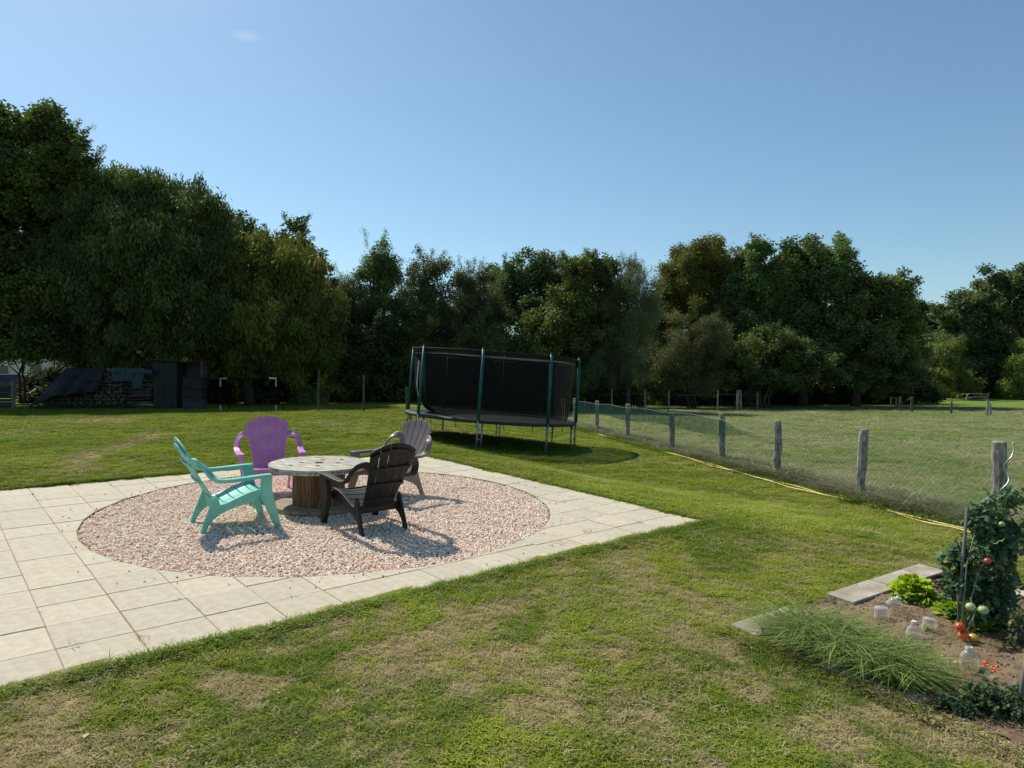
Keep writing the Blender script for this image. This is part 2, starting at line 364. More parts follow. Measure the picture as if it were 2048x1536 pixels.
for i in range(len(ul) - 1):
    v0 = 0 if ul[i] < 9 else -.3
    vl = [-5.95] + [k + v0 for k in range(-5, 8)] + [8.05] if v0 == 0 else [-5.95] + [k * .955 + v0 for k in range(-5, 9) if k * .955 + v0 < 7.6] + [8.05]
    for j in range(len(vl) - 1):
        g = .0065; a, b, c, d = ul[i] + g, ul[i + 1] - g, vl[j] + g, vl[j + 1] - g
        poly = clip_circle([(a, c), (b, c), (b, d), (a, d)])
        if len(poly) < 3: continue
        ar = abs(sum(poly[k][0] * poly[(k + 1) % len(poly)][1] - poly[(k + 1) % len(poly)][0] * poly[k][1] for k in range(len(poly)))) / 2
        if ar < .04: continue
        dz = random.uniform(-.002, .003); jt = random.uniform(-.004, .004)
        mb = MB(); c0 = g2w((a + b) / 2, (c + d) / 2); oz = Tf(*c0)
        def fn(x, y, z, c0=c0, oz=oz, dz=dz): w_ = g2w(x, y); return (w_[0] - c0[0], w_[1] - c0[1], Tf(*w_) - oz + z + dz)
        mb.prism([(p[0] + jt, p[1]) for p in poly], -.035, 0, fn); o = mb.build('slab', Ms, patio); o.location = (*c0, oz); bevel(o, .003, 1)
# steel edging
mb = MB(); n = 96; pr = []
for k in range(n + 1):
    q = 2 * math.pi * k / n; w1 = g2w(CU + (CR - .02) * math.cos(q), CV + (CR - .02) * math.sin(q)); pr.append(w1)
def ringwall(mb, rad, z0, z1, th, n=96):
    v = []; f = []
    for k in range(n):
        q = 2 * math.pi * k / n
        for rr, zz in ((rad, z0), (rad, z1), (rad - th, z1), (rad - th, z0)): w_ = g2w(CU + rr * math.cos(q), CV + rr * math.sin(q)); v.append((w_[0], w_[1], Tf(*w_) + zz))
    for k in range(n):
        a = 4 * k; b = 4 * ((k + 1) % n)
        for i in range(4): f.append((a + i, a + (i + 1) % 4, b + (i + 1) % 4, b + i))
    mb.add(v, f)
mb = MB(); ringwall(mb, CR - .012, -.05, -.010, .010); mb.build('edging', mat('dark_edging', (.12, .105, .09), rough=.8), patio)
# gravel
mb = MB(); c_ = g2w(CU, CV); ring = [g2w(CU + (CR - .01) * math.cos(2 * math.pi * k / 72), CV + (CR - .01) * math.sin(2 * math.pi * k / 72)) for k in range(72)]
vv = [(c_[0], c_[1], Tf(*c_) - .030)] + [(p[0], p[1], Tf(*p) - .030) for p in ring]
mb.add(vv, [(0, 1 + k, 1 + (k + 1) % 72) for k in range(72)])
tag(mb.build('gravel_bed', mat('gravel_base', (.40, .28, .21), (.62, .47, .37), scale=90, rough=1, bump=.6, bscale=120)), 'round base of pinkish gravel set in the slab terrace', kind='structure')
def pebble(seed):
    import itertools
    r = np.random.default_rng(seed); p = (1 + 5 ** .5) / 2
    v = np.array([(-1, p, 0), (1, p, 0), (-1, -p, 0), (1, -p, 0), (0, -1, p), (0, 1, p), (0, -1, -p), (0, 1, -p), (p, 0, -1), (p, 0, 1), (-p, 0, -1), (-p, 0, 1)]) / 1.9
    v = v * (1 + (r.random((12, 3)) - .5) * .5) * np.array([1, .72, .5])
    return MB().add(v, [(0, 11, 5), (0, 5, 1), (0, 1, 7), (0, 7, 10), (0, 10, 11), (1, 5, 9), (5, 11, 4), (11, 10, 2), (10, 7, 6), (7, 1, 8), (3, 9, 4), (3, 4, 2), (3, 2, 6), (3, 6, 8), (3, 8, 9), (4, 9, 5), (2, 4, 11), (6, 2, 10), (8, 6, 7), (9, 8, 1)])
n = 56000; q = R(n) * 6.283; rr = (CR - .04) * np.sqrt(R(n)); gp = g2w(0, 0)[None] + np.outer((CU + rr * np.cos(q)) * GS, GA) + np.outer((CV + rr * np.sin(q)) * GS, GB)
pal = np.array([(.66, .46, .36), (.72, .56, .45), (.76, .66, .53), (.52, .33, .26), (.82, .73, .60), (.60, .50, .41), (.70, .50, .40), (.42, .28, .22)])
k_ = rng.choice(len(pal), n, p=[.2, .2, .14, .1, .1, .08, .14, .04])
scatter('gravel', np.stack([gp[:, 0], gp[:, 1], T(gp[:, 0], gp[:, 1]) - .022 + R(n) * .012 + .008 * (fbm(gp[:, 0], gp[:, 1], .5, 33) - .5)], 1), R((n, 3)) * np.array([.7, .7, 6.28]), .0088 + .0085 * R(n) ** 1.5, np.clip((pal[k_] * .7 + np.array((.86, .66, .54)) * .3) * (1.10 + .2 * R((n, 1))), 0, .85), [pebble(k) for k in range(6)], M['pebble'])

# ------------------------------------------------------------------ grass
def wedge(n, y0, y1, pw=1.0, side=1.0):
    t = R(n); y = (y0 ** (2 - pw) + t * (y1 ** (2 - pw) - y0 ** (2 - pw))) ** (1 / (2 - pw)) if pw != 2 else y0 * (y1 / y0) ** t
    x = (R(n) * 2 - 1) * (y * .73 * side + 1.2); return x, y
ltu = [tuft(14, .040, .0042, .035, 1.2, s) for s in range(4)] + [tuft(11, .056, .0045, .035, 1.6, 20 + s, 3) for s in range(3)]
def weedlet(seed):
    r = np.random.default_rng(seed); b = MB()
    for _ in range(10):
        a = r.random() * 6.283; x, y = (r.random(2) - .5) * .06; z = .008 + .02 * r.random(); w = .0045 + .004 * r.random(); tl = (r.random() - .5)
        b.add([(x, y, z), (x + w * math.cos(a - .7), y + w * math.sin(a - .7), z + w * tl), (x + 1.7 * w * math.cos(a), y + 1.7 * w * math.sin(a), z + w * tl), (x + w * math.cos(a + .7), y + w * math.sin(a + .7), z)], [(0, 1, 2, 3)])
    return b
ltw = [weedlet(50 + s) for s in range(3)]
def lawncols(x, y, n, gmul=1):
    d = dry(x, y); g = fbm(x, y, .6, 21); pr = np.clip(d * 1.0 + (R(n) - .5) * .35, 0, 1)
    isdry = R(n) < pr * .9 + .05
    green = pick((.135, .19, .024), (.33, .375, .06), np.clip(g * 1.3 - .15 + (R(n) - .5) * .5, 0, 1))
    lush = fbm(x, y, 1.7, 91); green = green * (1 + (lush[:, None] - .5) * np.array([.05, .28, -.2]))
    straw = pick((.28, .24, .125), (.50, .42, .24), R(n))
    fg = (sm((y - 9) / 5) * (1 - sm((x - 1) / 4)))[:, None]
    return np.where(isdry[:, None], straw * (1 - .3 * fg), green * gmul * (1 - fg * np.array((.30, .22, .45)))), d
def okl(x, y): return (x < fx_(y) - .12) & ~inpatio(x, y, -.02) & ~inbed(x, y, 0) & (y < lawnback(x))
allp = []; alls = []; allc = []; alli = []
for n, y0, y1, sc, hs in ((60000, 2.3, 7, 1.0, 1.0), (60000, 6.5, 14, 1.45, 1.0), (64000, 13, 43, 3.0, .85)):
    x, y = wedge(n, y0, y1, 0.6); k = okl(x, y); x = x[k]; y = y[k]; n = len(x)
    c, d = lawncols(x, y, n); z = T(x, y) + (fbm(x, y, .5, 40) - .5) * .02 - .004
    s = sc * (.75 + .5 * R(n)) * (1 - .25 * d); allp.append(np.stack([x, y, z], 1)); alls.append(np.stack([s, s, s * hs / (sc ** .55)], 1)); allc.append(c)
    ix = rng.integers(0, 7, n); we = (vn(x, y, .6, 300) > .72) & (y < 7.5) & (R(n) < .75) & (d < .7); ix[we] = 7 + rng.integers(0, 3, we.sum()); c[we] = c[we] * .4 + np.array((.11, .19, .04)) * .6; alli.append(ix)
# longer fringe where the lawn meets the slabs
for (u0, v0, u1, v1, n, hh) in ((-9, -6.04, 14.1, -6.04, 4600, 1.15), (14.12, -6.0, 14.12, 8, 1500, .9), (-9, 8.12, 13.9, 8.12, 2600, 1.1)):
    t = R(n); off = np.abs(rng.normal(0, .14, n)); du, dv = (off * 0, -off) if v0 < -5 and v1 < -5 else ((off, off * 0) if u0 > 13 else (off * 0, off))
    u = u0 + (u1 - u0) * t + du; v = v0 + (v1 - v0) * t + dv; p = GO[None] + np.outer(u * GS, GA) + np.outer(v * GS, GB)
    c, d = lawncols(p[:, 0], p[:, 1], n, .95); c = np.where((R(n) < .8)[:, None], pick((.12, .19, .03), (.2, .28, .055), R(n)), c)
    wob = fbm(p[:, 0], p[:, 1], .3, 55); s = (.8 + .5 * R(n)); allp.append(np.stack([p[:, 0], p[:, 1], T(p[:, 0], p[:, 1]) - .01], 1)); alls.append(np.stack([s, s, s * hh * (.6 + 1.2 * wob)], 1)); allc.append(c); alli.append(rng.integers(0, 7, n))
for n, s0, t0, s1, t1, hh in ((1500, -.03, -.05, -.03, 3., 1.25), (500, -.05, -.04, blen, -.04, .9), (600, blen + .02, 0, blen + .02, 3, .9)):
    q = R(n); ss = s0 + (s1 - s0) * q - (np.abs(rng.normal(0, .05, n)) if s0 == s1 == -.03 else 0); tt = t0 + (t1 - t0) * q
    x = BL.x + bu.x * ss + bv.x * tt; y = BL.y + bu.y * ss + bv.y * tt; c, d = lawncols(x, y, n); s = .8 + .5 * R(n)
    allp.append(np.stack([x, y, T(x, y) - .01], 1)); alls.append(np.stack([s, s, s * hh * (.5 + 1.1 * vn(x, y, .2, 8))], 1)); allc.append(c); alli.append(rng.integers(0, 7, n))
P_ = np.concatenate(allp); scatter('grass', P_, rz(len(P_)), np.concatenate(alls), np.concatenate(allc), ltu + ltw, M['grass'], idx=np.concatenate(alli))
# meadow beyond the fence
mtu = [tuft(10, .15, .009, .07, 1.8, 100 + s, 3, .45) for s in range(4)] + [tuft(7, .25, .006, .06, 1.6, 120 + s, 3, .33) for s in range(3)]
P3 = []; S3 = []; C3 = []
for n, y0, y1, sc in ((30000, 4, 16, 1.0), (52000, 15, 44, 1.5), (26000, 42, 72, 2.6)):
    t = R(n); y = np.sqrt(y0 ** 2 + t * (y1 ** 2 - y0 ** 2)); x0 = fx_(y) + .1; x1 = y * .8 + 2; x = x0 + R(n) * np.maximum(x1 - x0, 0)
    k = (x1 > x0); x = x[k]; y = y[k]; n = len(x)
    d = np.clip(fbm(x, y, 2.2, 77) * .9 + fbm(x, y, .5, 78) * .5 - .35, 0, 1); fr = sm((y - 43) / 4)
    dd = R(n) < np.clip(d * .95 + .06, 0, 1) * (1 - fr * .75)
    c = np.where(dd[:, None], pick((.30, .29, .16), (.52, .49, .31), R(n)), pick((.10, .165, .045), (.29, .38, .12), R(n)))
    c = np.where(((fr > .5) & ~dd)[:, None], pick((.20, .30, .06), (.32, .42, .10), R(n)), c)
    s = sc * (.6 + .7 * R(n)); P3.append(np.stack([x, y, T(x, y) - .01], 1)); S3.append(np.stack([s, s, s * .55 / sc ** .4 * (1 - .5 * fr)], 1)); C3.append(c)
P3 = np.concatenate(P3); scatter('meadow_grass', P3, rz(len(P3)), np.concatenate(S3), np.concatenate(C3), mtu, M['grass'])
# dry tall weeds along the fence foot
wtu = [tuft(9, .42, .0075, .12, 1.5, 140 + s, 4, .33) for s in range(5)]
n = 6500; y = 4.5 + 22 * R(n) ** 1.1; off = rng.gamma(1.6, .28, n) - .12; x = fx_(y) + off
c = np.where((R(n) < .42)[:, None], pick((.17, .14, .10), (.55, .50, .36), R(n) ** 1.6), pick((.07, .11, .04), (.24, .30, .13), R(n)))
s = (.35 + .75 * R(n)) * np.exp(-np.maximum(off, 0) * .35); s = s * (.6 + .7 * fbm(x, y, .8, 61))
scatter('fence_weeds', np.stack([x, y, T(x, y) - .01], 1), rz(n), s, c, wtu, M['grass'])
n = 2600; y = 4.5 + 24 * R(n); x = fx_(y) - .12 - .22 * R(n); c = pick((.10, .17, .03), (.24, .32, .07), R(n))
scatter('rough_grass_edge', np.stack([x, y, T(x, y) - .01], 1), rz(n), (.9 + 1.2 * R(n)) * (.4 + vn(x, y, .5, 63)), c, [tuft(9, .075, .007, .05, 1.2, 160 + s, 2) for s in range(3)], M['grass'])

# weeds in the joints, stones spilled on the slabs
jw = []; 
for k in range(150):
    if k % 2: u = random.choice([-1, 0, 1, 2, 3, 9.9, 11.65, 12.5, 13.3]); v = random.uniform(-5.6, 7.8)
    else: v = random.choice([-5, -4, 5, 6, 7, -5.3, 2.5]); u = random.uniform(-2, 13.5)
    if math.hypot(u - CU, v - CV) > CR + .1: p = g2w(u, v); jw.append((p[0], p[1], Tf(*p) - .012))
n = len(jw); scatter('joint_weeds', np.array(jw), rz(n), .25 + .9 * R(n) ** 2, pick((.14, .17, .05), (.3, .3, .12), R(n)), ltu, M['grass'])
n = 110; q = R(n) * 6.283; rr = CR + np.abs(rng.normal(0, .35, n)) + .05; gp = GO[None] + np.outer((CU + rr * np.cos(q)) * GS, GA) + np.outer((CV + rr * np.sin(q)) * GS, GB); k = inpatio(gp[:, 0], gp[:, 1], -.05); gp = gp[k]; n = len(gp)
scatter('spilled_gravel', np.stack([gp[:, 0], gp[:, 1], T(gp[:, 0], gp[:, 1]) + .006], 1), R((n, 3)) * 6.28, .005 + .007 * R(n), pal[rng.integers(0, 8, n)], [pebble(k) for k in range(4)], M['pebble'])
x, y = wedge(260, 2.6, 12, .6); k = okl(x, y); x = x[k]; y = y[k]; n = len(x)
scatter('fallen_leaves', np.stack([x, y, T(x, y) + .03], 1), R((n, 3)) * np.array([.8, .8, 6.28]), .5 + .5 * R(n), pick((.25, .17, .07), (.62, .55, .36), R(n)), [leafclump(1, .001, .045, .03, 400 + s) for s in range(4)], M['leaf'])

# ------------------------------------------------------------------ trees
bark = mat('bark', (.035, .03, .024), (.09, .075, .06), scale=6, rough=.95, bump=.6, stretch=(4, 4, .7))
CL = {
 'broad': [leafclump(24, .34, .165, .11, 200 + s) for s in range(6)],
 'droop': [leafclump(24, .30, .21, .06, 220 + s, droop=1.4, flatz=1.6) for s in range(6)],
 'small': [leafclump(34, .32, .10, .065, 240 + s) for s in range(6)],
 'spray': [leafclump(30, .26, .12, .035, 260 + s, droop=-1.2, flatz=1.8) for s in range(6)],
 'fine': [leafclump(34, .26, .06, .04, 280 + s) for s in range(5)],
}
def crownpts(blobs, Yd, dens, sub=.27, seed=1, fill=.3, flat=1.):
    r = np.random.default_rng(seed); out = []; cen = []; hue = []
    for b in blobs:
        px, py, rx, rz_ = b[:4]; dy = b[4] if len(b) > 4 else 0
        Yb = Yd + dy; k = Yb / F; c = atY(px, py, Yb); a = np.array([rx * k, (rx + rz_) * .5 * k * flat, rz_ * k]); cen.append((c, a))
        ns = int(max(20, 34 * (rx * rz_) ** .5 / 60))
        for _ in range(ns):
            d = r.normal(size=3); d /= np.linalg.norm(d)
            if r.random() < fill: d *= r.random() * .7
            sr = max(sub * (a.mean()), .3) * (.6 + .8 * r.random()); sc = np.array(c) + d * (a - sr * .55) * (.88 + .2 * r.random())
            if r.random() < .15: sc = np.array(c) + d / max(np.linalg.norm(d), .3) * a * (1.08 + .16 * r.random()); sr *= .5
            m = int(dens * 4 * math.pi * sr * sr * .66) + 4; hue.append(np.full(m, .72 + .56 * r.random()))
            q = r.normal(size=(m, 3)); q /= np.linalg.norm(q, axis=1)[:, None]; q *= (sr * (.55 + .5 * r.random((m, 1)) ** .6)); q[:, 2] *= .8
            out.append(sc + q)
    return np.concatenate(out), cen, np.concatenate(hue)
def tree(name, label, cat, Yd, blobs, style, cA, cB, base=None, dens=9, sub=.27, seed=1, tr=.16, group=None, size=1., shoots=0, fill=.3, limbs=True, stems=1, cut=.02):
    bx_ = base[0] if base else sum(b[0] for b in blobs) / len(blobs)
    Xb = (bx_ - 1024) / F * Yd; zb = Tf(Xb, Yd); root = thing(name, label, cat, (Xb, Yd, zb), 0, group); O = Vector((Xb, Yd, zb))
    r = random.Random(seed); pts, cen, hue = crownpts(blobs, Yd, dens, sub, seed, fill)
    mb = MB(); top = max(c.z for c, a in cen)
    for s in range(stems):
        ox = (s - (stems - 1) / 2) * tr * 2.5; hh = (top - zb); low = min(c.z - a[2] * .3 for c, a in cen)
        P = [Vector((ox, 0, -.1))]; cx = sum(c.x for c, a in cen) / len(cen) - Xb
        for i in range(1, 7): t = i / 6; P.append(Vector((ox * (1 + t) + cx * t * t * .8 + r.uniform(-.12, .12), r.uniform(-.12, .12), hh * t)))
        mb.tube(P, [tr * (1.25 if i == 0 else 1 - .13 * i) for i in range(7)], 9)
        if limbs:
            for c, a in cen:
                e = Vector(c) - O; i0 = min(5, max(1, int(6 * .55 * e.z / hh))); a0 = P[i0]; mid = (a0 + e) * .5 + Vector((r.uniform(-.3, .3), r.uniform(-.3, .3), -.25))
                mb.tube([a0, mid, e, e + (e - mid) * .15], [tr * .5, tr * .32, tr * .18, tr * .06], 6)
    mb.build('trunk', bark, root, smooth=True)
    L = np.array(pts) - np.array(O)
    # loose shoots breaking the outline
    if shoots:
        mb = MB(); ex = []
        for _ in range(int(shoots * .8)):
            c, a = cen[r.randrange(len(cen))]; d = Vector((r.uniform(-1, 1), r.uniform(-.6, .6), r.uniform(-.1, 1))).normalized()
            p = Vector(c) - O + Vector((d.x * a[0], d.y * a[1], d.z * a[2])) * .85; d2 = (d + Vector((0, 0, .5))).normalized(); ln_ = r.uniform(.35, .9)
            q = p + d2 * ln_; e = q + Vector((d.x * .3, 0, -.1)); mb.tube([p, q, e], [.018, .01, .004], 4)
            for i in range(9): ex.append(p.lerp(q, i / 7) + Vector((r.uniform(-.08, .08),) * 3))
        mb.build('twigs', bark, root)['kind'] = 'stuff'; L = np.concatenate([L, np.array([tuple(v) for v in ex])]); hue = np.concatenate([hue, np.ones(len(ex))])
        sm_ = np.concatenate([np.ones(len(pts)), np.full(len(ex), .5)])
    else: sm_ = np.ones(len(L))
    gz = T(L[:, 0] + O.x, L[:, 1] + O.y) - O.z; k = L[:, 2] > gz + .1; L = L[k]; sm_ = sm_[k]; hue = hue[k]
    n = len(L); nf = fbm(L[:, 0] + L[:, 1] * .7, L[:, 2], 1.1, seed); col = pick(cA, cB, np.clip(nf * 1.2 - .1 + (R(n) - .5) * .7, 0, 1))
    col = col * (.85 + .3 * R((n, 1))) * hue[:, None] * LEAFG; dead = R(n) < cut; col[dead] = np.array((.28, .2, .06))
    rot = np.stack([(R(n) - .5) * .5, (R(n) - .5) * .5, R(n) * 6.28], 1)
    o = scatter('crown', L, rot, size * (.75 + .5 * R(n)) * sm_, col, CL[style], M['leaf'], root); return root
LEAFG = np.array((1.42, 1.42, 1.2))
G1, G2 = (.038, .062, .018), (.10, .135, .036)      # dark green
O1, O2 = (.055, .075, .018), (.14, .155, .04)       # olive
B1, B2 = (.045, .075, .035), (.10, .135, .065)      # blue green
grpL = None
tree('walnut_tree', 'tall walnut tree with loose leafy crown at the left edge of the photo', 'tree', 31.5, [(10, 285, 62, 70), (92, 262, 46, 50), (125, 300, 38, 48), (165, 350, 44, 40), (-50, 330, 70, 90), (50, 370, 90, 80), (0, 470, 100, 90), (110, 430, 80, 80, 1), (-70, 500, 90, 110), (30, 590, 95, 80, -1), (-50, 660, 80, 60), (60, 670, 80, 50, -1)], 'broad', G1, G2, base=(-20,), dens=6.5, seed=11, tr=.26, shoots=60)
tree('weeping_tree', 'broad weeping tree with long drooping leaves behind the covered woodpile', 'tree', 32, [(205, 410, 72, 68), (280, 400, 72, 66), (345, 425, 75, 68), (395, 470, 60, 60, .5), (170, 460, 85, 80), (255, 500, 100, 90, -1), (340, 530, 95, 90, -1), (180, 570, 100, 90, -.5), (270, 610, 105, 80, -1), (370, 620, 95, 75, -1), (120, 650, 80, 60), (240, 680, 100, 38), (410, 560, 70, 70), (425, 445, 40, 50), (440, 500, 50, 60)], 'droop', (.035, .06, .02), (.09, .125, .04), base=(335,), dens=8, seed=12, tr=.28, shoots=36)
tree('evergreen_oak', 'dark round-leaved tree rising behind the olive green tree left of the hedge', 'tree', 37, [(470, 475, 42, 38), (430, 520, 50, 60), (588, 492, 34, 46), (600, 545, 50, 50), (545, 520, 45, 45), (630, 590, 40, 55), (655, 640, 40, 60)], 'broad', (.03, .05, .015), (.07, .095, .025), base=(560,), dens=8, seed=13, tr=.2, shoots=25)
tree('cherry_tree', 'olive green cherry tree with hanging leaves behind the football goal', 'tree', 32.5, [(500, 545, 78, 76), (565, 555, 80, 70), (620, 600, 58, 50), (470, 630, 80, 66), (560, 645, 90, 66, -.8), (640, 660, 58, 60), (500, 700, 90, 48), (600, 715, 70, 50), (420, 680, 60, 60)], 'droop', (.05, .07, .016), (.14, .15, .035), base=(500,), dens=8, seed=14, tr=.2, shoots=26)
def cone(px, top, bot, w, n=6): return [(px + random.uniform(-6, 6), top + (bot - top) * (i + .5) / n, w * (.5 + .5 * min(1, (i + .7) / (n * .6))), (bot - top) / n * .8) for i in range(n)]
tree('hedge_tree', 'broad dark evergreen mass filling the hedge below the pointed tips', 'tree', 40, [(715, 625, 40, 50), (760, 640, 50, 55), (805, 620, 40, 48), (850, 640, 48, 55), (900, 625, 42, 50), (945, 635, 45, 55), (990, 620, 42, 50), (730, 700, 60, 55), (820, 700, 60, 55), (910, 700, 60, 55), (990, 700, 60, 55)], 'small', (.04, .06, .025), (.09, .115, .045), base=(850,), dens=8, seed=20, tr=.15, shoots=40)
tree('maple_tree', 'middle green tree between the willow and the round brownish tree', 'tree', 50, [(1325, 615, 40, 58), (1300, 660, 40, 50), (1340, 680, 46, 50), (1225, 620, 36, 50)], 'broad', (.045, .075, .03), (.10, .14, .05), base=(1325,), dens=7, seed=19, tr=.2, shoots=20)
HG = 'upright trees of the mixed hedge behind the trampoline'
tree('hedge_tree', 'pointed pale green hedge tree with the tallest tip left of the trampoline', 'tree', 38, cone(752, 497, 790, 72), 'small', B1, (.09, .14, .05), dens=9, seed=21, tr=.12, shoots=22, stems=2, group=HG)
tree('hedge_tree', 'second pointed hedge tree, standing straight above the left end of the trampoline', 'tree', 38.5, cone(858, 517, 790, 66), 'small', B1, B2, dens=9, seed=22, tr=.12, shoots=24, stems=2, group=HG)
tree('hedge_tree', 'low loose hedge tree with thin upright shoots above the middle of the trampoline', 'tree', 38, cone(940, 545, 790, 62), 'small', (.045, .06, .03), (.1, .12, .06), dens=7, seed=23, tr=.1, shoots=40, stems=3, group=HG)
tree('hedge_tree', 'narrow sparse hedge tree filling the dip between cherry tree and pointed tree', 'tree', 38, cone(700, 555, 790, 52), 'fine', B1, B2, dens=9, seed=24, tr=.1, shoots=26, stems=2, group=HG)
tree('lime_tree', 'broad green tree with a domed top behind the right half of the trampoline', 'tree', 43, [(1060, 545, 50, 42), (1010, 575, 48, 45), (1110, 560, 44, 44), (1060, 610, 80, 60), (990, 640, 50, 55), (1120, 640, 60, 60)], 'broad', (.045, .075, .03), (.10, .14, .055), base=(1060,), dens=7, seed=25, tr=.2, shoots=18)
tree('ash_tree', 'open-topped tree with loose leafy sprays right of the domed tree', 'tree', 40, [(1160, 545, 36, 36), (1205, 540, 26, 24), (1180, 590, 60, 50), (1130, 640, 70, 55), (1200, 660, 70, 60), (1070, 690, 70, 50), (1150, 720, 70, 45)], 'broad', (.05, .07, .022), (.10, .13, .04), base=(1190,), dens=7.5, seed=26, tr=.18, shoots=40)
tree('willow', 'grey green willow with feathery upright tips above the wire netting fence', 'tree', 39, [(1262, 575, 38, 52), (1235, 590, 34, 46), (1290, 600, 30, 46), (1260, 650, 62, 55), (1250, 710, 66, 50), (1215, 740, 50, 36)], 'spray', (.055, .075, .04), (.12, .145, .08), base=(1255,), dens=9, seed=27, tr=.16, shoots=60)
tree('copper_beech', 'dense round brownish green tree, the smoothest dome above the hedge line', 'tree', 49, [(1418, 528, 70, 56), (1380, 555, 56, 54), (1458, 556, 56, 54), (1415, 600, 92, 70), (1355, 600, 40, 50), (1485, 610, 44, 64), (1400, 670, 80, 60)], 'small', (.06, .065, .015), (.13, .13, .03), base=(1415,), dens=9, seed=28, tr=.3, size=1.25, cut=0)
tree('chestnut_tree', 'tallest chestnut tree with an open domed crown in the right group', 'tree', 47, [(1615, 510, 50, 42), (1665, 520, 42, 40), (1580, 545, 42, 44), (1640, 570, 66, 50), (1518, 500, 20, 16), (1500, 555, 38, 40), (1530, 600, 60, 52), (1470, 590, 40, 40), (1610, 630, 80, 60), (1470, 650, 60, 55), (1540, 690, 80, 55), (1640, 700, 80, 50)], 'broad', (.05, .085, .03), (.11, .16, .055), base=(1605,), dens=7, seed=29, tr=.3, shoots=36, size=1.15)
tree('chestnut_tree', 'wide chestnut tree at the right end of the group, beside the gap of sky', 'tree', 46, [(1740, 575, 38, 34), (1790, 590, 36, 38), (1720, 620, 58, 50), (1785, 650, 46, 60), (1805, 700, 40, 56), (1730, 700, 76, 56), (1670, 670, 50, 50), (1760, 755, 60, 36), (1700, 750, 60, 30)], 'broad', (.045, .075, .025), (.11, .15, .05), base=(1710,), dens=7.5, seed=30, tr=.28, shoots=30, size=1.1)
tree('elder_bush', 'reddish brown rounded bush in front of the round brownish tree', 'bush', 43, [(1390, 670, 56, 50), (1350, 710, 52, 50), (1430, 710, 52, 48), (1390, 750, 74, 40), (1325, 760, 40, 40)], 'fine', (.05, .062, .028), (.10, .11, .05), base=(1385,), dens=9, seed=31, tr=.08, stems=3, shoots=20, size=1.3)
tree('hazel_tree', 'low green hazel in front of the tallest chestnut tree', 'tree', 43, [(1530, 700, 60, 46), (1590, 730, 70, 36), (1480, 745, 50, 40), (1640, 735, 60, 32), (1560, 760, 60, 24)], 'broad', (.045, .068, .022), (.095, .125, .04), base=(1530,), dens=8, seed=32, tr=.09, stems=3, shoots=24, size=.9)
tree('oak_tree', 'large open tree at the right edge of the photo beyond the far field', 'tree', 64, [(2000, 560, 44, 32), (2055, 560, 44, 32), (1950, 600, 40, 30), (2010, 625, 56, 40), (1900, 630, 28, 26), (1940, 670, 52, 44), (2070, 640, 50, 50), (2000, 710, 60, 44), (1930, 740, 56, 36), (1880, 690, 26, 36)], 'broad', (.04, .065, .028), (.095, .13, .05), base=(2070,), dens=4.5, seed=33, tr=.4, shoots=30, size=1.5)
tree('poplar', 'narrow dark poplar pair in the gap between the chestnuts and the large far tree', 'tree', 70, cone(1842, 612, 790, 14, 6) + cone(1864, 618, 790, 18, 6) + [(1860, 700, 32, 40), (1850, 750, 30, 30)], 'small', (.03, .05, .025), (.07, .1, .045), base=(1853,), dens=5, seed=34, tr=.2, size=1.6, stems=2)
tree('hawthorn', 'yellowish green bushy tree below the far tree, above the field edge', 'tree', 60, [(1890, 715, 34, 40), (1870, 750, 40, 30), (1925, 765, 30, 24)], 'small', (.055, .08, .02), (.12, .15, .045), base=(1885,), dens=6, seed=35, tr=.12, stems=2, size=1.4)
tree('hawthorn', 'fresh green leafy tree at the far right edge of the field', 'tree', 60, [(2050, 720, 34, 44), (2030, 760, 30, 30), (2075, 760, 40, 34)], 'small', (.07, .11, .025), (.15, .2, .055), base=(2055,), dens=6, seed=36, tr=.12, stems=2, size=1.4)
tree('bramble_bush', 'low brown bramble thicket on the far edge of the field beside the gate', 'bush', 66, [(1825, 785, 24, 11), (1860, 783, 24, 10), (1895, 787, 20, 8)], 'fine', (.07, .06, .035), (.15, .13, .08), base=(1850,), dens=8, seed=37, tr=.05, stems=3, size=1.6, limbs=False)
tree('bramble_bush', 'low green bramble thicket at the far right behind the fallen trunk', 'bush', 66, [(1985, 785, 20, 9), (2020, 787, 24, 9), (2060, 785, 26, 11), (1960, 779, 16, 12, 3)], 'fine', (.07, .08, .035), (.15, .17, .08), base=(2020,), dens=8, seed=38, tr=.05, stems=3, size=1.6, limbs=False)
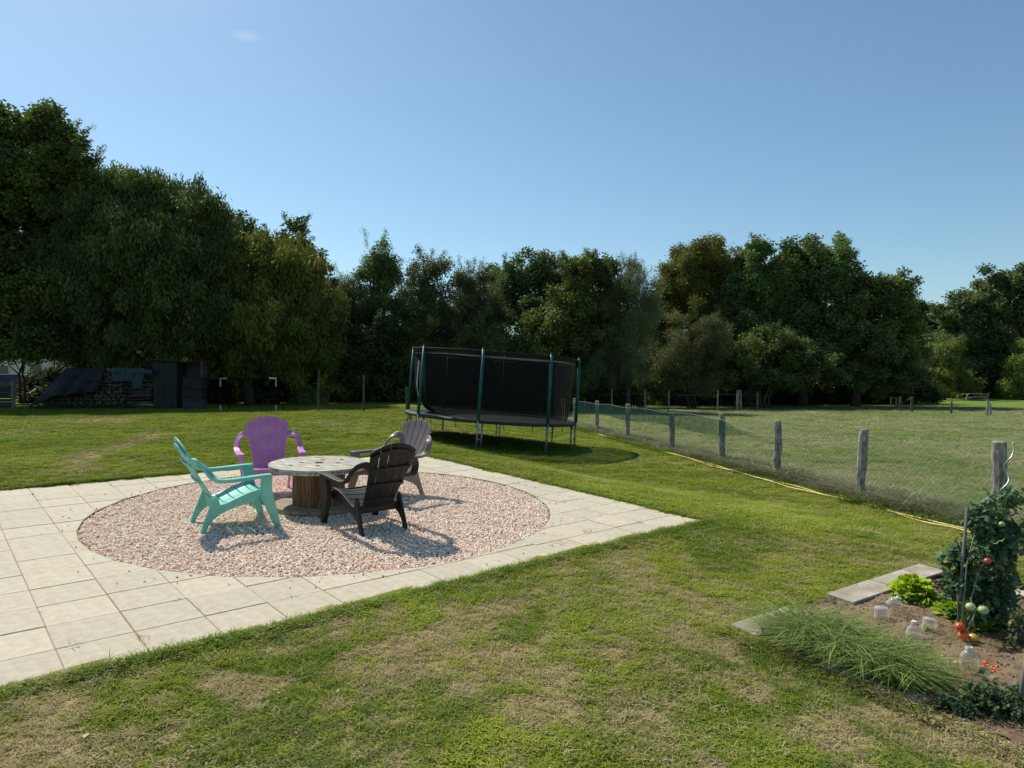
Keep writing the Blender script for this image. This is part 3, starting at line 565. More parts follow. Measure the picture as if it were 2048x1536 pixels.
# dark shrubs under the trees
SH = 'dark shrubs under the tree line'
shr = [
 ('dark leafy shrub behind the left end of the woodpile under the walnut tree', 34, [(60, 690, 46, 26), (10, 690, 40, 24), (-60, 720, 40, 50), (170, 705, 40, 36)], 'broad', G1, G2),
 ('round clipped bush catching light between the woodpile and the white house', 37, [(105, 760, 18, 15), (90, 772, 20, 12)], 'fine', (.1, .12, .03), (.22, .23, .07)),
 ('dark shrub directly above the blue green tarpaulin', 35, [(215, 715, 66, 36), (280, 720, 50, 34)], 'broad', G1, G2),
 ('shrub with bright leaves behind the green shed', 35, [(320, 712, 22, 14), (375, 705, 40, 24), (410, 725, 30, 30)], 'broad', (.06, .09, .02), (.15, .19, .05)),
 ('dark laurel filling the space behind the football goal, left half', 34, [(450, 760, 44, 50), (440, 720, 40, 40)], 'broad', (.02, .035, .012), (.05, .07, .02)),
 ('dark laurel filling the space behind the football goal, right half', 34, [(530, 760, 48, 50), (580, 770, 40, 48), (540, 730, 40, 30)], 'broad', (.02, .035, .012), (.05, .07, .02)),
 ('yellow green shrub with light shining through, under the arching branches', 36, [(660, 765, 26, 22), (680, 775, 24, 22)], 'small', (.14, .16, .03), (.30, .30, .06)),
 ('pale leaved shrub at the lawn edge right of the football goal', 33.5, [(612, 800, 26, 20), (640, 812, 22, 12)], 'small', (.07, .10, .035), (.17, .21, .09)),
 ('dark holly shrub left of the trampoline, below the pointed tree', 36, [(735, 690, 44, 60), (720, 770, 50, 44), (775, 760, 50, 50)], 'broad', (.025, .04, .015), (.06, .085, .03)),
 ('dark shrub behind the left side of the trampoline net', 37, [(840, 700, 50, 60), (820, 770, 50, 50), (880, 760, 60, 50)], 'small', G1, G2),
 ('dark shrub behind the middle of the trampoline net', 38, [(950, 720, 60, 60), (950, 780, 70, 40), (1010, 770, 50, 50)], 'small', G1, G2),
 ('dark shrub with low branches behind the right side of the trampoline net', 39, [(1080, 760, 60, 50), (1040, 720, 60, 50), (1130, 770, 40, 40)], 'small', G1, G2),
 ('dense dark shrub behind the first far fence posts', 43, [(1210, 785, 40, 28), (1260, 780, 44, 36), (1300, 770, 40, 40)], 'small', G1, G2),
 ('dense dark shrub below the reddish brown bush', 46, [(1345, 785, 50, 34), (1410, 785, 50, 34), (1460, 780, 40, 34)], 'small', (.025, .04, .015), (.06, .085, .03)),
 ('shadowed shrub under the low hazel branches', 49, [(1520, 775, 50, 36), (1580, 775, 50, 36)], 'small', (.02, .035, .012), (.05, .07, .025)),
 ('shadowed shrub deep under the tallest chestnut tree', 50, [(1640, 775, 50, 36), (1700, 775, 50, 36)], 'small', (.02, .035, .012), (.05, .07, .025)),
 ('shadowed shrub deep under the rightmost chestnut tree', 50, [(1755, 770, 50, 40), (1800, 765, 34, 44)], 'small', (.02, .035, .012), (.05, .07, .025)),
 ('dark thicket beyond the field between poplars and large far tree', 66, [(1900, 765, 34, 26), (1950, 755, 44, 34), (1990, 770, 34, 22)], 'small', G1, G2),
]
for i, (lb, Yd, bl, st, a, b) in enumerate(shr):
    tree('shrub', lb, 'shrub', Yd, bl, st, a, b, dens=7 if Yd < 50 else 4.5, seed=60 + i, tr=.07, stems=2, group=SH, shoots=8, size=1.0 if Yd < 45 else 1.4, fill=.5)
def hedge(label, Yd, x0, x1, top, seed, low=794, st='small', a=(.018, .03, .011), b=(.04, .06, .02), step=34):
    bl = []; r = random.Random(seed); px = x0
    while px < x1: bl.append((px, (top + 815) / 2 + r.uniform(-8, 8), step * r.uniform(.9, 1.3), (815 - top) / 2 * r.uniform(.9, 1.15), r.uniform(-.8, .8))); bl.append((px + step * .5, low, step * 1.1, 15, -1)); px += step
    return tree('hedge', label, 'hedge', Yd, bl, st, a, b, dens=10, seed=seed, tr=.05, stems=1, shoots=10, size=1.15, fill=.45, cut=0)
hedge('added dark hedge row standing for the shade at the lawn end, from shed to trampoline', 38, 420, 850, 690, 90)  # hedge rows under the trees are added, near-black leaves standing for shade
hedge('added low dark hedge row standing for the shade behind the woodpile and the shed', 36, 70, 430, 752, 94, low=796)
hedge('added dark hedge row standing for the shade behind the trampoline, up to the first far fence posts', 41, 850, 1240, 690, 91)
hedge('added dark hedge row standing for the deep shade under the chestnut trees along the field', 51, 1240, 1835, 700, 92)
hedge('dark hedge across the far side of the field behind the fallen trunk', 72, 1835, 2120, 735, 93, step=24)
# wood far behind, reads as one mass
x = -62 + 130 * R(9000); y = 78 + 10 * R(9000); h = 7.5 * (.6 + .5 * fbm(x, x * 0, 6, 5)) ; z = R(9000) * h
k = (x < -28) | (x > 10); h[~k] *= .75; z = R(9000) * h
scatter('distant_wood', np.stack([x, y, z], 1), rz(9000), 2.2 + 1.2 * R(9000), pick(G1, G2, R(9000)), CL['small'], M['leaf'])


# ------------------------------------------------------------------ plastic garden chairs
def plastic(name, c, t=.0, rough=.42): return mat(name, c, tuple(v * .82 for v in c), scale=5, rough=rough, spec=.4, trans=t, bump=.05, bscale=300)
chair_meshes = []
def backpt(s, t, n=0):        # s across -1..1, t up 0..1
    hw = .165 + .095 * min(t / .88, 1); y = -.165 - .335 * t - .03 * math.sin(math.pi * t) + .012 * (s * s); z = .262 + .655 * t
    nv = Vector((0, .88, .46)); return Vector((s * hw, y, z)) + nv * n
def toparc(s): return 1.0 - .135 * s * s
def chair_parts():
    P = []
    for i in range(5):
        b = MB(); s0 = -1 + i * .4 + .015; s1 = s0 + .370; nt = 9; v = []; f = []
        for k in range(nt):
            for j, s in enumerate((s0, (s0 + s1) / 2, s1)):
                t = k / (nt - 1) * toparc(s)
                for n in (0, -.014): v.append(backpt(s, t, n))
        for k in range(nt - 1):
            for j in range(2):
                a = k * 6 + j * 2; c = a + 6; f += [(a, a + 2, c + 2, c), (a + 1, c + 1, c + 3, a + 3)]
            a = k * 6; c = a + 6; f += [(a, c, c + 1, a + 1), (a + 4, a + 5, c + 5, c + 4)]
        for a in (0, (nt - 1) * 6):
            q = [(a, a + 1, a + 3, a + 2), (a + 2, a + 3, a + 5, a + 4)]; f += q if a == 0 else [x[::-1] for x in q]
        b.add(v, f); P.append(('back_slat', b, .004))
    for t, h in ((.06, .10), (.36, .035), (.62, .035), (.90, .04)):
        b = MB(); pts = []; nr = []
        for k in range(9): s = -.97 + 1.94 * k / 8; pts.append(backpt(s, t - (.135 * s * s * .9 if t > .8 else 0), -.024)); nr.append((0, .88, .46))
        b.strap(pts, nr, h, .018); P.append(('back_rail', b, .003))
    for i in range(5):                                              # seat slats run from side to side
        b = MB(); y0 = .275 - i * .092; v = []
        sz = lambda y: .262 + .10 * sm((y + .2) / .45) + .03 * (y + .2) - (.02 if y > .26 else 0)
        ys = [y0, y0 - .042, y0 - .083]; nx_ = 7; f = []
        for yy in ys:
            for k in range(nx_):
                x = -.235 + .47 * k / (nx_ - 1); z = float(sz(yy)) - .022 * (1 - (x / .235) ** 2)
                v += [(x, yy, z), (x, yy, z - .014)]
        st = nx_ * 2
        for r in range(2):
            for k in range(nx_ - 1): a = r * st + k * 2; f += [(a, a + st, a + st + 2, a + 2), (a + 1, a + 3, a + st + 3, a + st + 1)]
        for k in range(nx_ - 1): f += [(k * 2, k * 2 + 2, k * 2 + 3, k * 2 + 1), (2 * st + k * 2, 2 * st + k * 2 + 1, 2 * st + k * 2 + 3, 2 * st + k * 2 + 2)]
        for r in range(2): a = r * st; f += [(a, a + 1, a + st + 1, a + st), (a + st - 2, a + 2 * st - 2, a + 2 * st - 1, a + st - 1)]
        b.add(v, f); P.append(('seat_slat', b, .003))
    b = MB()
    for x in (-.085, .085): b.strap([(x, .27 - .09 * k, float(.262 + .10 * sm((.47 - .09 * k) / .45)) - .035) for k in range(6)], [(0, 0, 1)] * 6, .025, .012)
    P.append(('seat_rib', b, 0))
    b = MB(); b.strap([(-.29, .285, .315), (-.15, .292, .322), (.15, .292, .322), (.29, .285, .315)], [(0, 1, 0)] * 4, .075, .016); P.append(('front_apron', b, .004))
    b = MB(); b.box((0, -.185, .235), (.46, .018, .085)); P.append(('rear_apron', b, .003))
    for s in (-1, 1):
        b = MB(); pts = [(.20, -.405, .66), (.245, -.392, .70), (.295, -.362, .702), (.340, -.325, .668), (.366, -.285, .61), (.376, -.245, .558), (.374, -.19, .526), (.368, -.10, .514), (.36, .05, .520), (.352, .20, .528), (.348, .31, .530)]
        nn = [(-.3, .85, .46), (-.1, .88, .46), (.15, .85, .5), (.4, .7, .55), (.55, .5, .65), (.45, .35, .8), (.15, .15, 1), (0, 0, 1), (0, 0, 1), (0, 0, 1), (0, 0, 1)]
        b.strap([(s * x, y, z) for x, y, z in pts], [(s * a, c, d) for a, c, d in nn], [.082, .076, .072, .070, .070, .070, .070, .072, .078, .082, .080], [.022, .024, .026, .028, .03, .032, .034, .034, .034, .034, .034], 4); P.append(('armrest', b, .007))
        b = MB(); v = []
        for z, y, x, wy, wx in ((.525, .262, .348, .10, .055), (.42, .262, .335, .105, .052), (.32, .275, .322, .115, .055), (.22, .312, .312, .10, .052), (.11, .352, .304, .078, .050), (0, .388, .298, .058, .048)):
            v += [(s * x + a * wx / 2, y + c * wy / 2, z) for a, c in ((-1, -1), (1, -1), (1, 1), (-1, 1))]
        f = [(4 * i + k, 4 * i + (k + 1) % 4, 4 * i + 4 + (k + 1) % 4, 4 * i + 4 + k) for i in range(5) for k in range(4)] + [(3, 2, 1, 0), (20, 21, 22, 23)]
        b.add(v, f); P.append(('leg', b, .006))
        top = [(.29, .385), (.2, .378), (.1, .352), (.0, .312), (-.09, .276), (-.15, .262), (-.165, .33), (-.185, .36), (-.215, .33)]
        bot = [(-.262, .20), (-.30, .10), (-.335, 0), (-.285, 0), (-.262, .06), (-.215, .125), (-.14, .175), (-.04, .215), (.08, .245), (.2, .262), (.29, .262)]
        poly = top + bot; n = len(poly); sp = lambda z: .262 - .012 * (z / .36)
        v = [(s * (sp(z)), y, z) for y, z in poly] + [(s * (sp(z) - .026 - .012 * (z < .05)), y, z) for y, z in poly]
        f = [(i, (i + 1) % n, n + (i + 1) % n, n + i) for i in range(n)]
        b = MB().add(v, f)
        me = bmesh_cap(b, n); P.append(('side_frame', me, .004))
    return P
def bmesh_cap(b, n):                                                # caps of a concave outline, triangulated
    from mathutils.geometry import tessellate_polygon
    t = tessellate_polygon([[Vector((0, p[1], p[2])) for p in b.v[:n]]])
    b.f += [tuple(x) for x in t] + [tuple(i + n for i in x[::-1]) for x in t]; return b
CH = [(nm, b.mesh(nm, plastic('chair_plastic', (.5, .5, .5))), bv_) for nm, b, bv_ in chair_parts()]
def recalc(me):
    import bmesh as bmm
    bm = bmm.new(); bm.from_mesh(me); bmm.ops.recalc_face_normals(bm, faces=bm.faces); bm.to_mesh(me); bm.free()
for nm, me, w in CH: recalc(me)
chair_group = 'plastic garden armchairs round the spool table'
def slope(x, y): e = .3; return Vector((-(Tf(x + e, y) - Tf(x - e, y)) / (2 * e), -(Tf(x, y + e) - Tf(x, y - e)) / (2 * e), 1)).normalized()
proto = None
def chair(x, y, heading, m, label):
    global proto
    z = Tf(x, y) - .018
    if proto is None:
        root = thing('garden_chair', label, 'chair', group=chair_group)
        for nm, me, w in CH:
            o = link(nm, me, root)
            if w: bevel(o, w)
        proto = root
    else:
        root = proto.copy(); C.objects.link(root); root['label'] = label
        for c in list(proto.children): d = c.copy(); C.objects.link(d); d.parent = root
    for c in root.children: c.material_slots[0].link = 'OBJECT'; c.material_slots[0].material = m
    up = slope(x, y); q = Vector((0, 0, 1)).rotation_difference(up)
    root.rotation_euler = (q.to_matrix() @ Matrix.Rotation(heading - math.pi / 2, 3, 'Z')).to_euler(); root.location = (x, y, z); return root
A_ = math.atan2
chair(-2.86, 7.14, math.radians(35), plastic('turquoise_plastic', (.20, .60, .52), .14), 'turquoise armchair on the left, its back to the slab terrace')
chair(-2.96, 8.62, A_(-.84, .36), plastic('purple_plastic', (.62, .26, .56), .16), 'purple armchair behind the spool table, facing the camera')
chair(-1.50, 8.66, A_(-.80, -.60), plastic('taupe_plastic', (.21, .165, .155), .05), 'taupe grey armchair at the far right, partly hidden by the black one')
chair(-1.46, 7.16, A_(.75, -.66), plastic('black_plastic', (.006, .006, .006), 0, .55), 'black armchair in front, seen from behind')
# ------------------------------------------------------------------ spool table
Mtop = mat('weathered_planks', (.20, .185, .15), (.62, .59, .50), scale=5, rough=.9, bump=.6, bscale=14, stretch=(14, 1.2, 4), rnd=.1, detail=8)
Mbase = mat('base_planks', (.20, .17, .11), (.38, .33, .22), scale=5, rough=.9, bump=.5, bscale=14, stretch=(14, 1.2, 4), rnd=.12, detail=8)
Mst = mat('brown_staves', (.085, .045, .022), (.24, .145, .08), scale=4, rough=.85, bump=.5, bscale=10, stretch=(6, 6, .9), rnd=.22, detail=8)
Miron = mat('dull_iron', (.05, .045, .04), (.12, .08, .05), scale=20, rough=.6, metal=.6)
tx, ty = -2.19, 7.98; tb = thing('spool_table', 'wooden cable spool used as a round table between the four armchairs', 'table', (tx, ty, Tf(tx, ty) - .015), 0)
q = Vector((0, 0, 1)).rotation_difference(slope(tx, ty)); tb.rotation_euler = (q.to_matrix() @ Matrix.Rotation(math.radians(64), 3, 'Z')).to_euler()
def disc_planks(rad, z0, z1, w, m, nm, holes=False):
    x = -rad
    while x < rad - .001:
        x1 = min(x + w, rad); g = .0025; a, b = x + g, x1 - g
        if b - a > .02:
            st = 12; lo = []; hi = []
            for k in range(st + 1): xx = a + (b - a) * k / st; h = math.sqrt(max(rad * rad - xx * xx, 0)); lo.append((xx, -h)); hi.append((xx, h))
            mb = MB(); dz = random.uniform(-.002, .002); mb.prism(lo + hi[::-1], z0 + dz, z1 + dz); o = mb.build(nm, m, tb); bevel(o, .004)
        x = x1
disc_planks(.545, .475, .502, .118, Mtop, 'top_plank'); disc_planks(.54, .448, .473, .136, Mtop, 'under_plank')
disc_planks(.50, .022, .052, .125, Mbase, 'base_plank'); 
mb = MB(); mb.prism([(.49 * math.cos(a * .13), .49 * math.sin(a * .13)) for a in range(48)], .0, .021); mb.build('lower_disc', Mbase, tb)
for k in range(14):
    a0 = 2 * math.pi * (k + .025) / 14; a1 = 2 * math.pi * (k + .975) / 14; r0, r1 = .262, .288
    mb = MB(); mb.prism([(r1 * math.cos(a0), r1 * math.sin(a0)), (r1 * 1.004 * math.cos((a0 + a1) / 2), r1 * 1.004 * math.sin((a0 + a1) / 2)), (r1 * math.cos(a1), r1 * math.sin(a1)), (r0 * math.cos(a1), r0 * math.sin(a1)), (r0 * math.cos(a0), r0 * math.sin(a0))], .053, .447)
    bevel(mb.build('stave', Mst, tb), .003)
mb = MB(); mb.prism([(.24 * math.cos(a * .4488), .24 * math.sin(a * .4488)) for a in range(14)], .054, .446); mb.build('core', mat('dark_core', (.02, .015, .01)), tb)
Mdk = mat('dark_hole', (.012, .01, .008), rough=1)
for x, y, r in ((0, 0, .042), (.17, .1, .022), (-.16, -.12, .022), (-.1, .17, .022), (.12, -.17, .022), (.33, -.05, .013), (-.3, .14, .013)):
    mb = MB(); mb.lathe([(r + .008, .5035), (r + .008, .5055), (r, .5055), (r, .5045), (0, .5045)], 14, (x, y, 0)); mb.build('bolt_plate' if r < .04 else 'centre_hole', Miron if r < .04 else Mdk, tb)

# ------------------------------------------------------------------ trampoline
Mg = mat('green_foam', (.005, .085, .075), (.012, .12, .10), scale=6, rough=.5); Mgal = mat('galvanised', (.22, .24, .25), (.36, .38, .38), scale=12, rough=.45, metal=.5)
Mblk = mat('black_fabric', (.010, .011, .013), (.022, .024, .026), scale=20, rough=.8); Mpad = mat('faded_pad', (.018, .024, .028), (.035, .045, .048), scale=4, rough=.6)
def netmat(name, c, hole):
    m = bpy.data.materials.new(name); m.use_nodes = True; N = m.node_tree.nodes; L = m.node_tree.links; p = N['Principled BSDF']
    p.inputs['Base Color'].default_value = (*c, 1); p.inputs['Roughness'].default_value = .9; p.inputs['Specular IOR Level'].default_value = .1
    tr = N.new('ShaderNodeBsdfTransparent'); mi = N.new('ShaderNodeMixShader'); mi.inputs[0].default_value = hole; L.new(p.outputs[0], mi.inputs[1]); L.new(tr.outputs[0], mi.inputs[2]); L.new(mi.outputs[0], N['Material Output'].inputs[0]); return m
Mnet = netmat('safety_net', (.014, .013, .013), .33)
TR = 2.16; tcx = (982 - 1024) / F * 18.4; tcy = 18.4; trz = CAMZ - (833 - HY) / F * 18.4
tp = thing('trampoline', 'large round trampoline with black safety net and teal foam poles', 'trampoline', (tcx, tcy, trz)); tp.rotation_euler = (0, math.radians(4.2), 0)
Rm = Matrix.Rotation(math.radians(4.2), 3, 'Y')
def ang(d): a = math.radians(d); return Vector((math.sin(a), -math.cos(a), 0))
mb = MB(); mb.lathe([(0, -.01), (TR - .28, -.01), (TR - .28, .0), (0, 0)], 64); mb.build('jumping_mat', Mblk, tp)
mb = MB(); mb.lathe([(TR - .3, .015), (TR - .02, .03), (TR + .06, .012), (TR + .07, -.05), (TR + .055, -.05), (TR + .045, .0), (TR - .3, .002)], 96); mb.build('edge_pad', Mpad, tp, smooth=True)
mb = MB(); mb.tube([ang(k * 5) * TR + Vector((0, 0, -.04)) for k in range(73)], .022, 8, False); mb.build('frame_ring', Mgal, tp, smooth=True)
mb = MB(); mb.tube([ang(k * 5) * (TR + .0) + Vector((0, 0, 1.62)) for k in range(73)], .014, 6, False); mb.build('top_ring', Mblk, tp, smooth=True)
for k in range(8):
    d = ang(-6 + 45 * k); o_ = d * (TR + .055); t_ = Vector((-d.y, d.x, 0))
    mb = MB(); mb.tube([o_ + Vector((0, 0, .02)), d * (TR + .02) + Vector((0, 0, 1.66))], .038, 10); pl = mb.build('pole', Mg, tp, smooth=True)
    mb = MB(); mb.lathe([(.0, .05), (.03, .04), (.036, 0), (.036, -.05), (.03, -.05)], 10, tuple(d * (TR + .02) + Vector((0, 0, 1.66)))); mb.build('pole_cap', Mblk, pl, smooth=True)
    def foot(p):
        w_ = Rm @ p + tp.location; g = Tf(w_.x, w_.y) - .02; return (g - w_.z) / math.cos(math.radians(4.2)) + 0
    for sgn, nm in ((0, 'lower_pole'), (1, 'leg')):
        a = (o_ if sgn == 0 else d * (TR - .05)) + t_ * (.0 if sgn == 0 else .09); f_ = foot(a)
        mb = MB(); mb.tube([a + Vector((0, 0, .02 if sgn == 0 else -.05)), a + Vector((0, 0, f_))], .021, 8); mb.build(nm, Mgal, tp, smooth=True)
    mb = MB(); mb.box(tuple(o_ * .99 + t_ * .03 + Vector((0, 0, -.20))), (.05, .05, .04)); mb.box(tuple(o_ * .99 + t_ * .03 + Vector((0, 0, -.42))), (.05, .05, .04)); mb.build('leg_clamp', Mgal, tp)['kind'] = 'stuff'
# net with folds
na, nh = 220, 34; v = []; f = []
for j in range(nh + 1):
    t = j / nh
    for i in range(na):
        a = 2 * math.pi * i / na; deg = math.degrees(a)
        side = max(0, math.cos(math.radians(deg - 278))) ** 2
        mid = .03 * math.cos(math.radians((deg + 6) * 8)) * (1 - t * .6)
        r = TR - .045 - .05 * math.sin(math.pi * t) - (1 - t) ** 5 * (.16 + .40 * side) - .03 + mid * (t > .02) + .018 * math.sin(a * 57 + 3 * math.sin(a * 9)) * (1 - t) ** 1.5 * (1 + 2.5 * side)
        z = .02 + (1.56 - .02) * t; v.append((r * math.sin(a), -r * math.cos(a), z))
for j in range(nh):
    for i in range(na): f.append((j * na + i, j * na + (i + 1) % na, (j + 1) * na + (i + 1) % na, (j + 1) * na + i))
net = link('safety_net', MB().add(v, f).mesh('safety_net', Mnet, True), tp)
mb = MB(); mb.lathe([(TR - .075, 1.53), (TR - .07, 1.56), (TR - .01, 1.62), (TR - .03, 1.63), (TR - .09, 1.565)], 96); mb.build('net_hem', Mblk, tp, smooth=True)
mb = MB(); mb.tube([ang(k * 5) * (TR - .073) + Vector((0, 0, 1.50)) for k in range(73)], .006, 4, False); mb.build('hem_cord', mat('pale_cord', (.35, .33, .30)), net)
# fan of gathered fabric at the left and zip
zp = []
for t in (0, .1, .25, .5, .75, 1): zp.append(ang(-62 + 3 * t) * (TR - .02 - (1 - t) ** 5 * .42) + Vector((0, 0, .05 + 1.25 * t)))
mb = MB(); mb.strap(zp, [ang(-60)] * 6, .022, .008); mb.build('zip', mat('white_zip', (.62, .62, .62)), net)
for d0, d1 in ((52, 56), (55, 58)):
    mb = MB(); mb.tube([ang(d0) * (TR + .0) + Vector((0, 0, .62)), ang((d0 + d1) / 2) * (TR + .02) + Vector((0, 0, .3)), ang(d1) * (TR - .02) + Vector((0, 0, .04))], .005, 4); mb.build('yellow_cord', mat('yellow_cord', (.4, .34, .1)), tp)
for k in range(22):
    d = ang(-70 + k * 16 + random.uniform(-3, 3)); p = d * (TR - .02) + Vector((0, 0, -.05)); mb = MB()
    mb.tube([p, p + Vector((.01, 0, -.10)), p + Vector((.03, 0, -.13)), p + Vector((.03, 0, -.10))], .008, 5); mb.build('pad_strap', Mblk, tp)

# ------------------------------------------------------------------ field fence with wire netting
Mpost = mat('weathered_post', (.13, .125, .11), (.38, .36, .31), scale=9, rough=.95, bump=.8, stretch=(3, 3, 1), rnd=.15)
def post(name, x, y, h, r, parent=None, lean=(0, 0), m=None, label=None, origin=None, knob=0, n=10):
    z0 = Tf(x, y); o = origin or Vector((0, 0, 0)); b = MB(); k = 7; rr = [r * (1.05 - .1 * i / k + random.uniform(-.06, .06) * (1 + knob)) for i in range(k + 1)]
    pts = [Vector((x + lean[0] * (i / k) + random.uniform(-.006, .006) * (1 + knob), y + lean[1] * i / k, z0 - .12 + (h + .12) * i / k)) - o for i in range(k + 1)]
    pts.append(pts[-1] + Vector((0, 0, .012))); rr.append(rr[-1] * .75)
    b.tube(pts, rr, n); p = b.build(name, m or Mpost, parent)
    if label: p['label'] = label
    return p
fp = [(2040 * 0 + 1, 8.27, 1.06), (1727, 10.6, 1.07), (1555, 13.3, 1.08), (1444, 15.95, 1.06), (1344, 18.6, 1.08), (1254, 22.0, 1.10), (1194, 24.9, 1.06), (1150, 28, 1.06)]
fys = [5.6, 8.25, 10.65, 12.87, 14.96, 17.52, 20.7, 23.6, 26.3]
fence = thing('field_fence', 'wire fence on weathered posts between the lawn and the field', 'fence', (fx_(5.6), 5.6, Tf(fx_(5.6), 5.6))); FO = Vector(fence.location)
tops = []
for i, y in enumerate(fys):
    x = fx_(y); ln_ = (.06, 0) if i == 2 else (random.uniform(-.01, .02), 0); h = 1.06 + random.uniform(-.02, .03)
    post('post', x, y, h, .068 if i > 1 else .085, fence, ln_, origin=FO, knob=(1 if i in (2, 3) else 0), label='leaning crooked post' if i == 2 else None); tops.append(Vector((x, y, Tf(x, y) + h)))
Mwire = mat('fence_wire', (.14, .15, .12), (.20, .20, .17), rough=.8); Mgw = mat('green_coated_wire', (.03, .10, .08), (.06, .16, .13), rough=.5)
for dz in (-.05, -.30, -.62, -.9):
    for i in range(len(tops) - 1):
        a = tops[i] + Vector((-.06, 0, dz)) - FO; b_ = tops[i + 1] + Vector((-.06, 0, dz)) - FO
        mb = MB(); mb.tube([a.lerp(b_, k / 8) + Vector((0, 0, -.03 * math.sin(math.pi * k / 8))) for k in range(9)], .0011, 4, False); mb.build('wire', Mwire, fence)
# diamond wire netting along the lower fence and the denser green band along the top
def netting(name, y0, y1, zt, zb, step, r, m, parent, off):
    mb = MB(); n = int((y1 - y0) / step); hz = lambda y: Tf(fx_(y), y)
    def P(y, t): zz = zt(y) * t + zb(y) * (1 - t); return Vector((fx_(y) + off, y, hz(y) + zz)) - FO
    for k in range(n):
        y = y0 + k * step
        H = max(zt(y) - zb(y), .01); m_ = max(1, int(H / step + .5))
        for sg in (1, -1):
            pts = []
            for j in range(m_ + 1):
                yy = y + sg * j * step
                if y0 <= yy <= y1: pts.append(P(yy, j / m_))
            for a, b_ in zip(pts, pts[1:]): mb.tube([a, b_], r, 3, False)
    o = mb.build(name, m, parent); o['kind'] = 'stuff'; return o
netting('wire_netting', 5.7, 20, lambda y: .98, lambda y: .05, .085, .0011, Mwire, fence, -.065)
def ztop(y): return .99 - .02 * math.sin(y * 2.2) - .22 * sm((14.9 - y) / 1.2)
def zbot(y): return .97 - .34 * sm((y - 13.5) / 1.5) * (1 + .1 * math.sin(y * 1.3)) - .22 * sm((14.9 - y) / 1.2)
netting('green_netting', 13.5, 26.3, ztop, zbot, .060, .0026, Mgw, fence, -.075)
netting('green_netting', 13.6, 26.3, lambda y: float(ztop(y)) - .03, lambda y: float(zbot(y)) + .02, .067, .0026, Mgw, fence, -.09)
mb = MB(); mb.tube([Vector((fx_(y) - .08, y, Tf(fx_(y), y) + float(ztop(y)) + .005)) - FO for y in np.arange(13.5, 26.2, .35)], .004, 5); mb.build('edge_wire', mat('pale_edge_wire', (.3, .3, .27), rough=.5), fence)
# yellow hose in two strands at the foot of the fence
hp = [(1186, 866), (1215, 876), (1262, 885), (1300, 897), (1335, 908), (1388, 920), (1450, 941), (1500, 953), (1560, 968), (1600, 980), (1650, 994), (1700, 1004), (1760, 1018), (1830, 1040), (1880, 1053), (1925, 1062), (1985, 1080), (2048, 1096), (2130, 1120)]
Mh = mat('yellow_hose', (.62, .50, .12), (.72, .64, .26), scale=3, rough=.5)
hose = thing('garden_hose', 'yellow garden hose lying doubled along the foot of the fence', 'hose', tuple(at(*hp[0])))
for off in (0, .07):
    P = [at(*p) for p in hp]; Q = []
    for a, b_ in zip(P, P[1:]):
        m_ = max(2, int((b_ - a).length / .15))
        for k in range(m_): c = a.lerp(b_, k / m_); wv = .022 * math.sin(c.y * 2.1 + off * 40) + off * .75 * (1 + .6 * math.sin(c.y * 1.7)); Q.append(Vector((c.x - wv, c.y, 0)))
    for p in Q: p.z = Tf(p.x, p.y) + .024 + .018 * max(0, math.sin(p.y * 2.3 + off * 20))
    mb = MB(); mb.tube([p - Vector(hose.location) for p in Q], .0095, 7); mb.build('hose_strand', Mh, hose, smooth=True)
# far boundary posts
Mdp = mat('dark_post', (.05, .042, .03), (.13, .11, .085), scale=9, rough=.95, bump=.5)
Mfp = mat('grey_post', (.16, .155, .13), (.30, .29, .25), scale=9, rough=.95, bump=.5, rnd=.15)
bf = thing('boundary_fence', 'line of thin grey posts with wire in front of the tree line', 'fence', tuple(at(1224, 824))); BO = Vector(bf.location)
far = [(636, 822, 740, .04), (727, 823, 752, .035), (814, 824, 775, .05), (1169, 823, 792, .045), (1224, 824, 779, .045), (1290, 824, 778, .05), (1337, 824, 782, .045), (1435, 823, 781, .04), (1474, 822, 780, .075), (1482, 822, 781, .055), (1515, 820, 785, .04)]
lastp = None
for px, pb, pt, r in far:
    g = at(px, pb); h = (pb - pt) * g.y / F; post('post', g.x, g.y, h, r, bf, (random.uniform(-.04, .06), 0), Mfp if px > 1000 else Mdp, origin=BO); tpv = Vector((g.x, g.y, g.z + h * .8))
    if lastp and px > 1000 and abs(px - lastp[1]) < 130: mb = MB(); mb.tube([lastp[0] - BO, tpv - BO], .004, 4); mb.build('wire', Mwire, bf)
    lastp = (tpv, px)
gr = thing('field_gate', 'old field gate with a slanting rail beside the rightmost chestnut tree', 'gate', tuple(at(1793, 822))); GO_ = Vector(gr.location)
for px, pb, pt, r in ((1782, 822, 795, .05), (1793, 822, 795, .035), (1801, 822, 794, .075), (1824, 824, 794, .08)):
    g = at(px, pb); post('post', g.x, g.y, (pb - pt) * g.y / F, r, gr, (0, 0), Mdp, origin=GO_)
a = at(1786, 819); b_ = at(1822, 822)
mb = MB(); mb.tube([a + Vector((0, 0, .15)) - GO_, a.lerp(b_, .5) + Vector((0, -.05, .38)) - GO_, b_ + Vector((0, -.1, .78)) - GO_], .035, 6); mb.build('slanting_rail', Mdp, gr)
for z in (.25, .5, .75): mb = MB(); mb.tube([at(1782, 822) + Vector((0, 0, z)) - GO_, at(1801, 822) + Vector((0, 0, z)) - GO_], .015, 5); mb.build('gate_bar', Mdp, gr)
fg = 'short posts standing alone in the field'
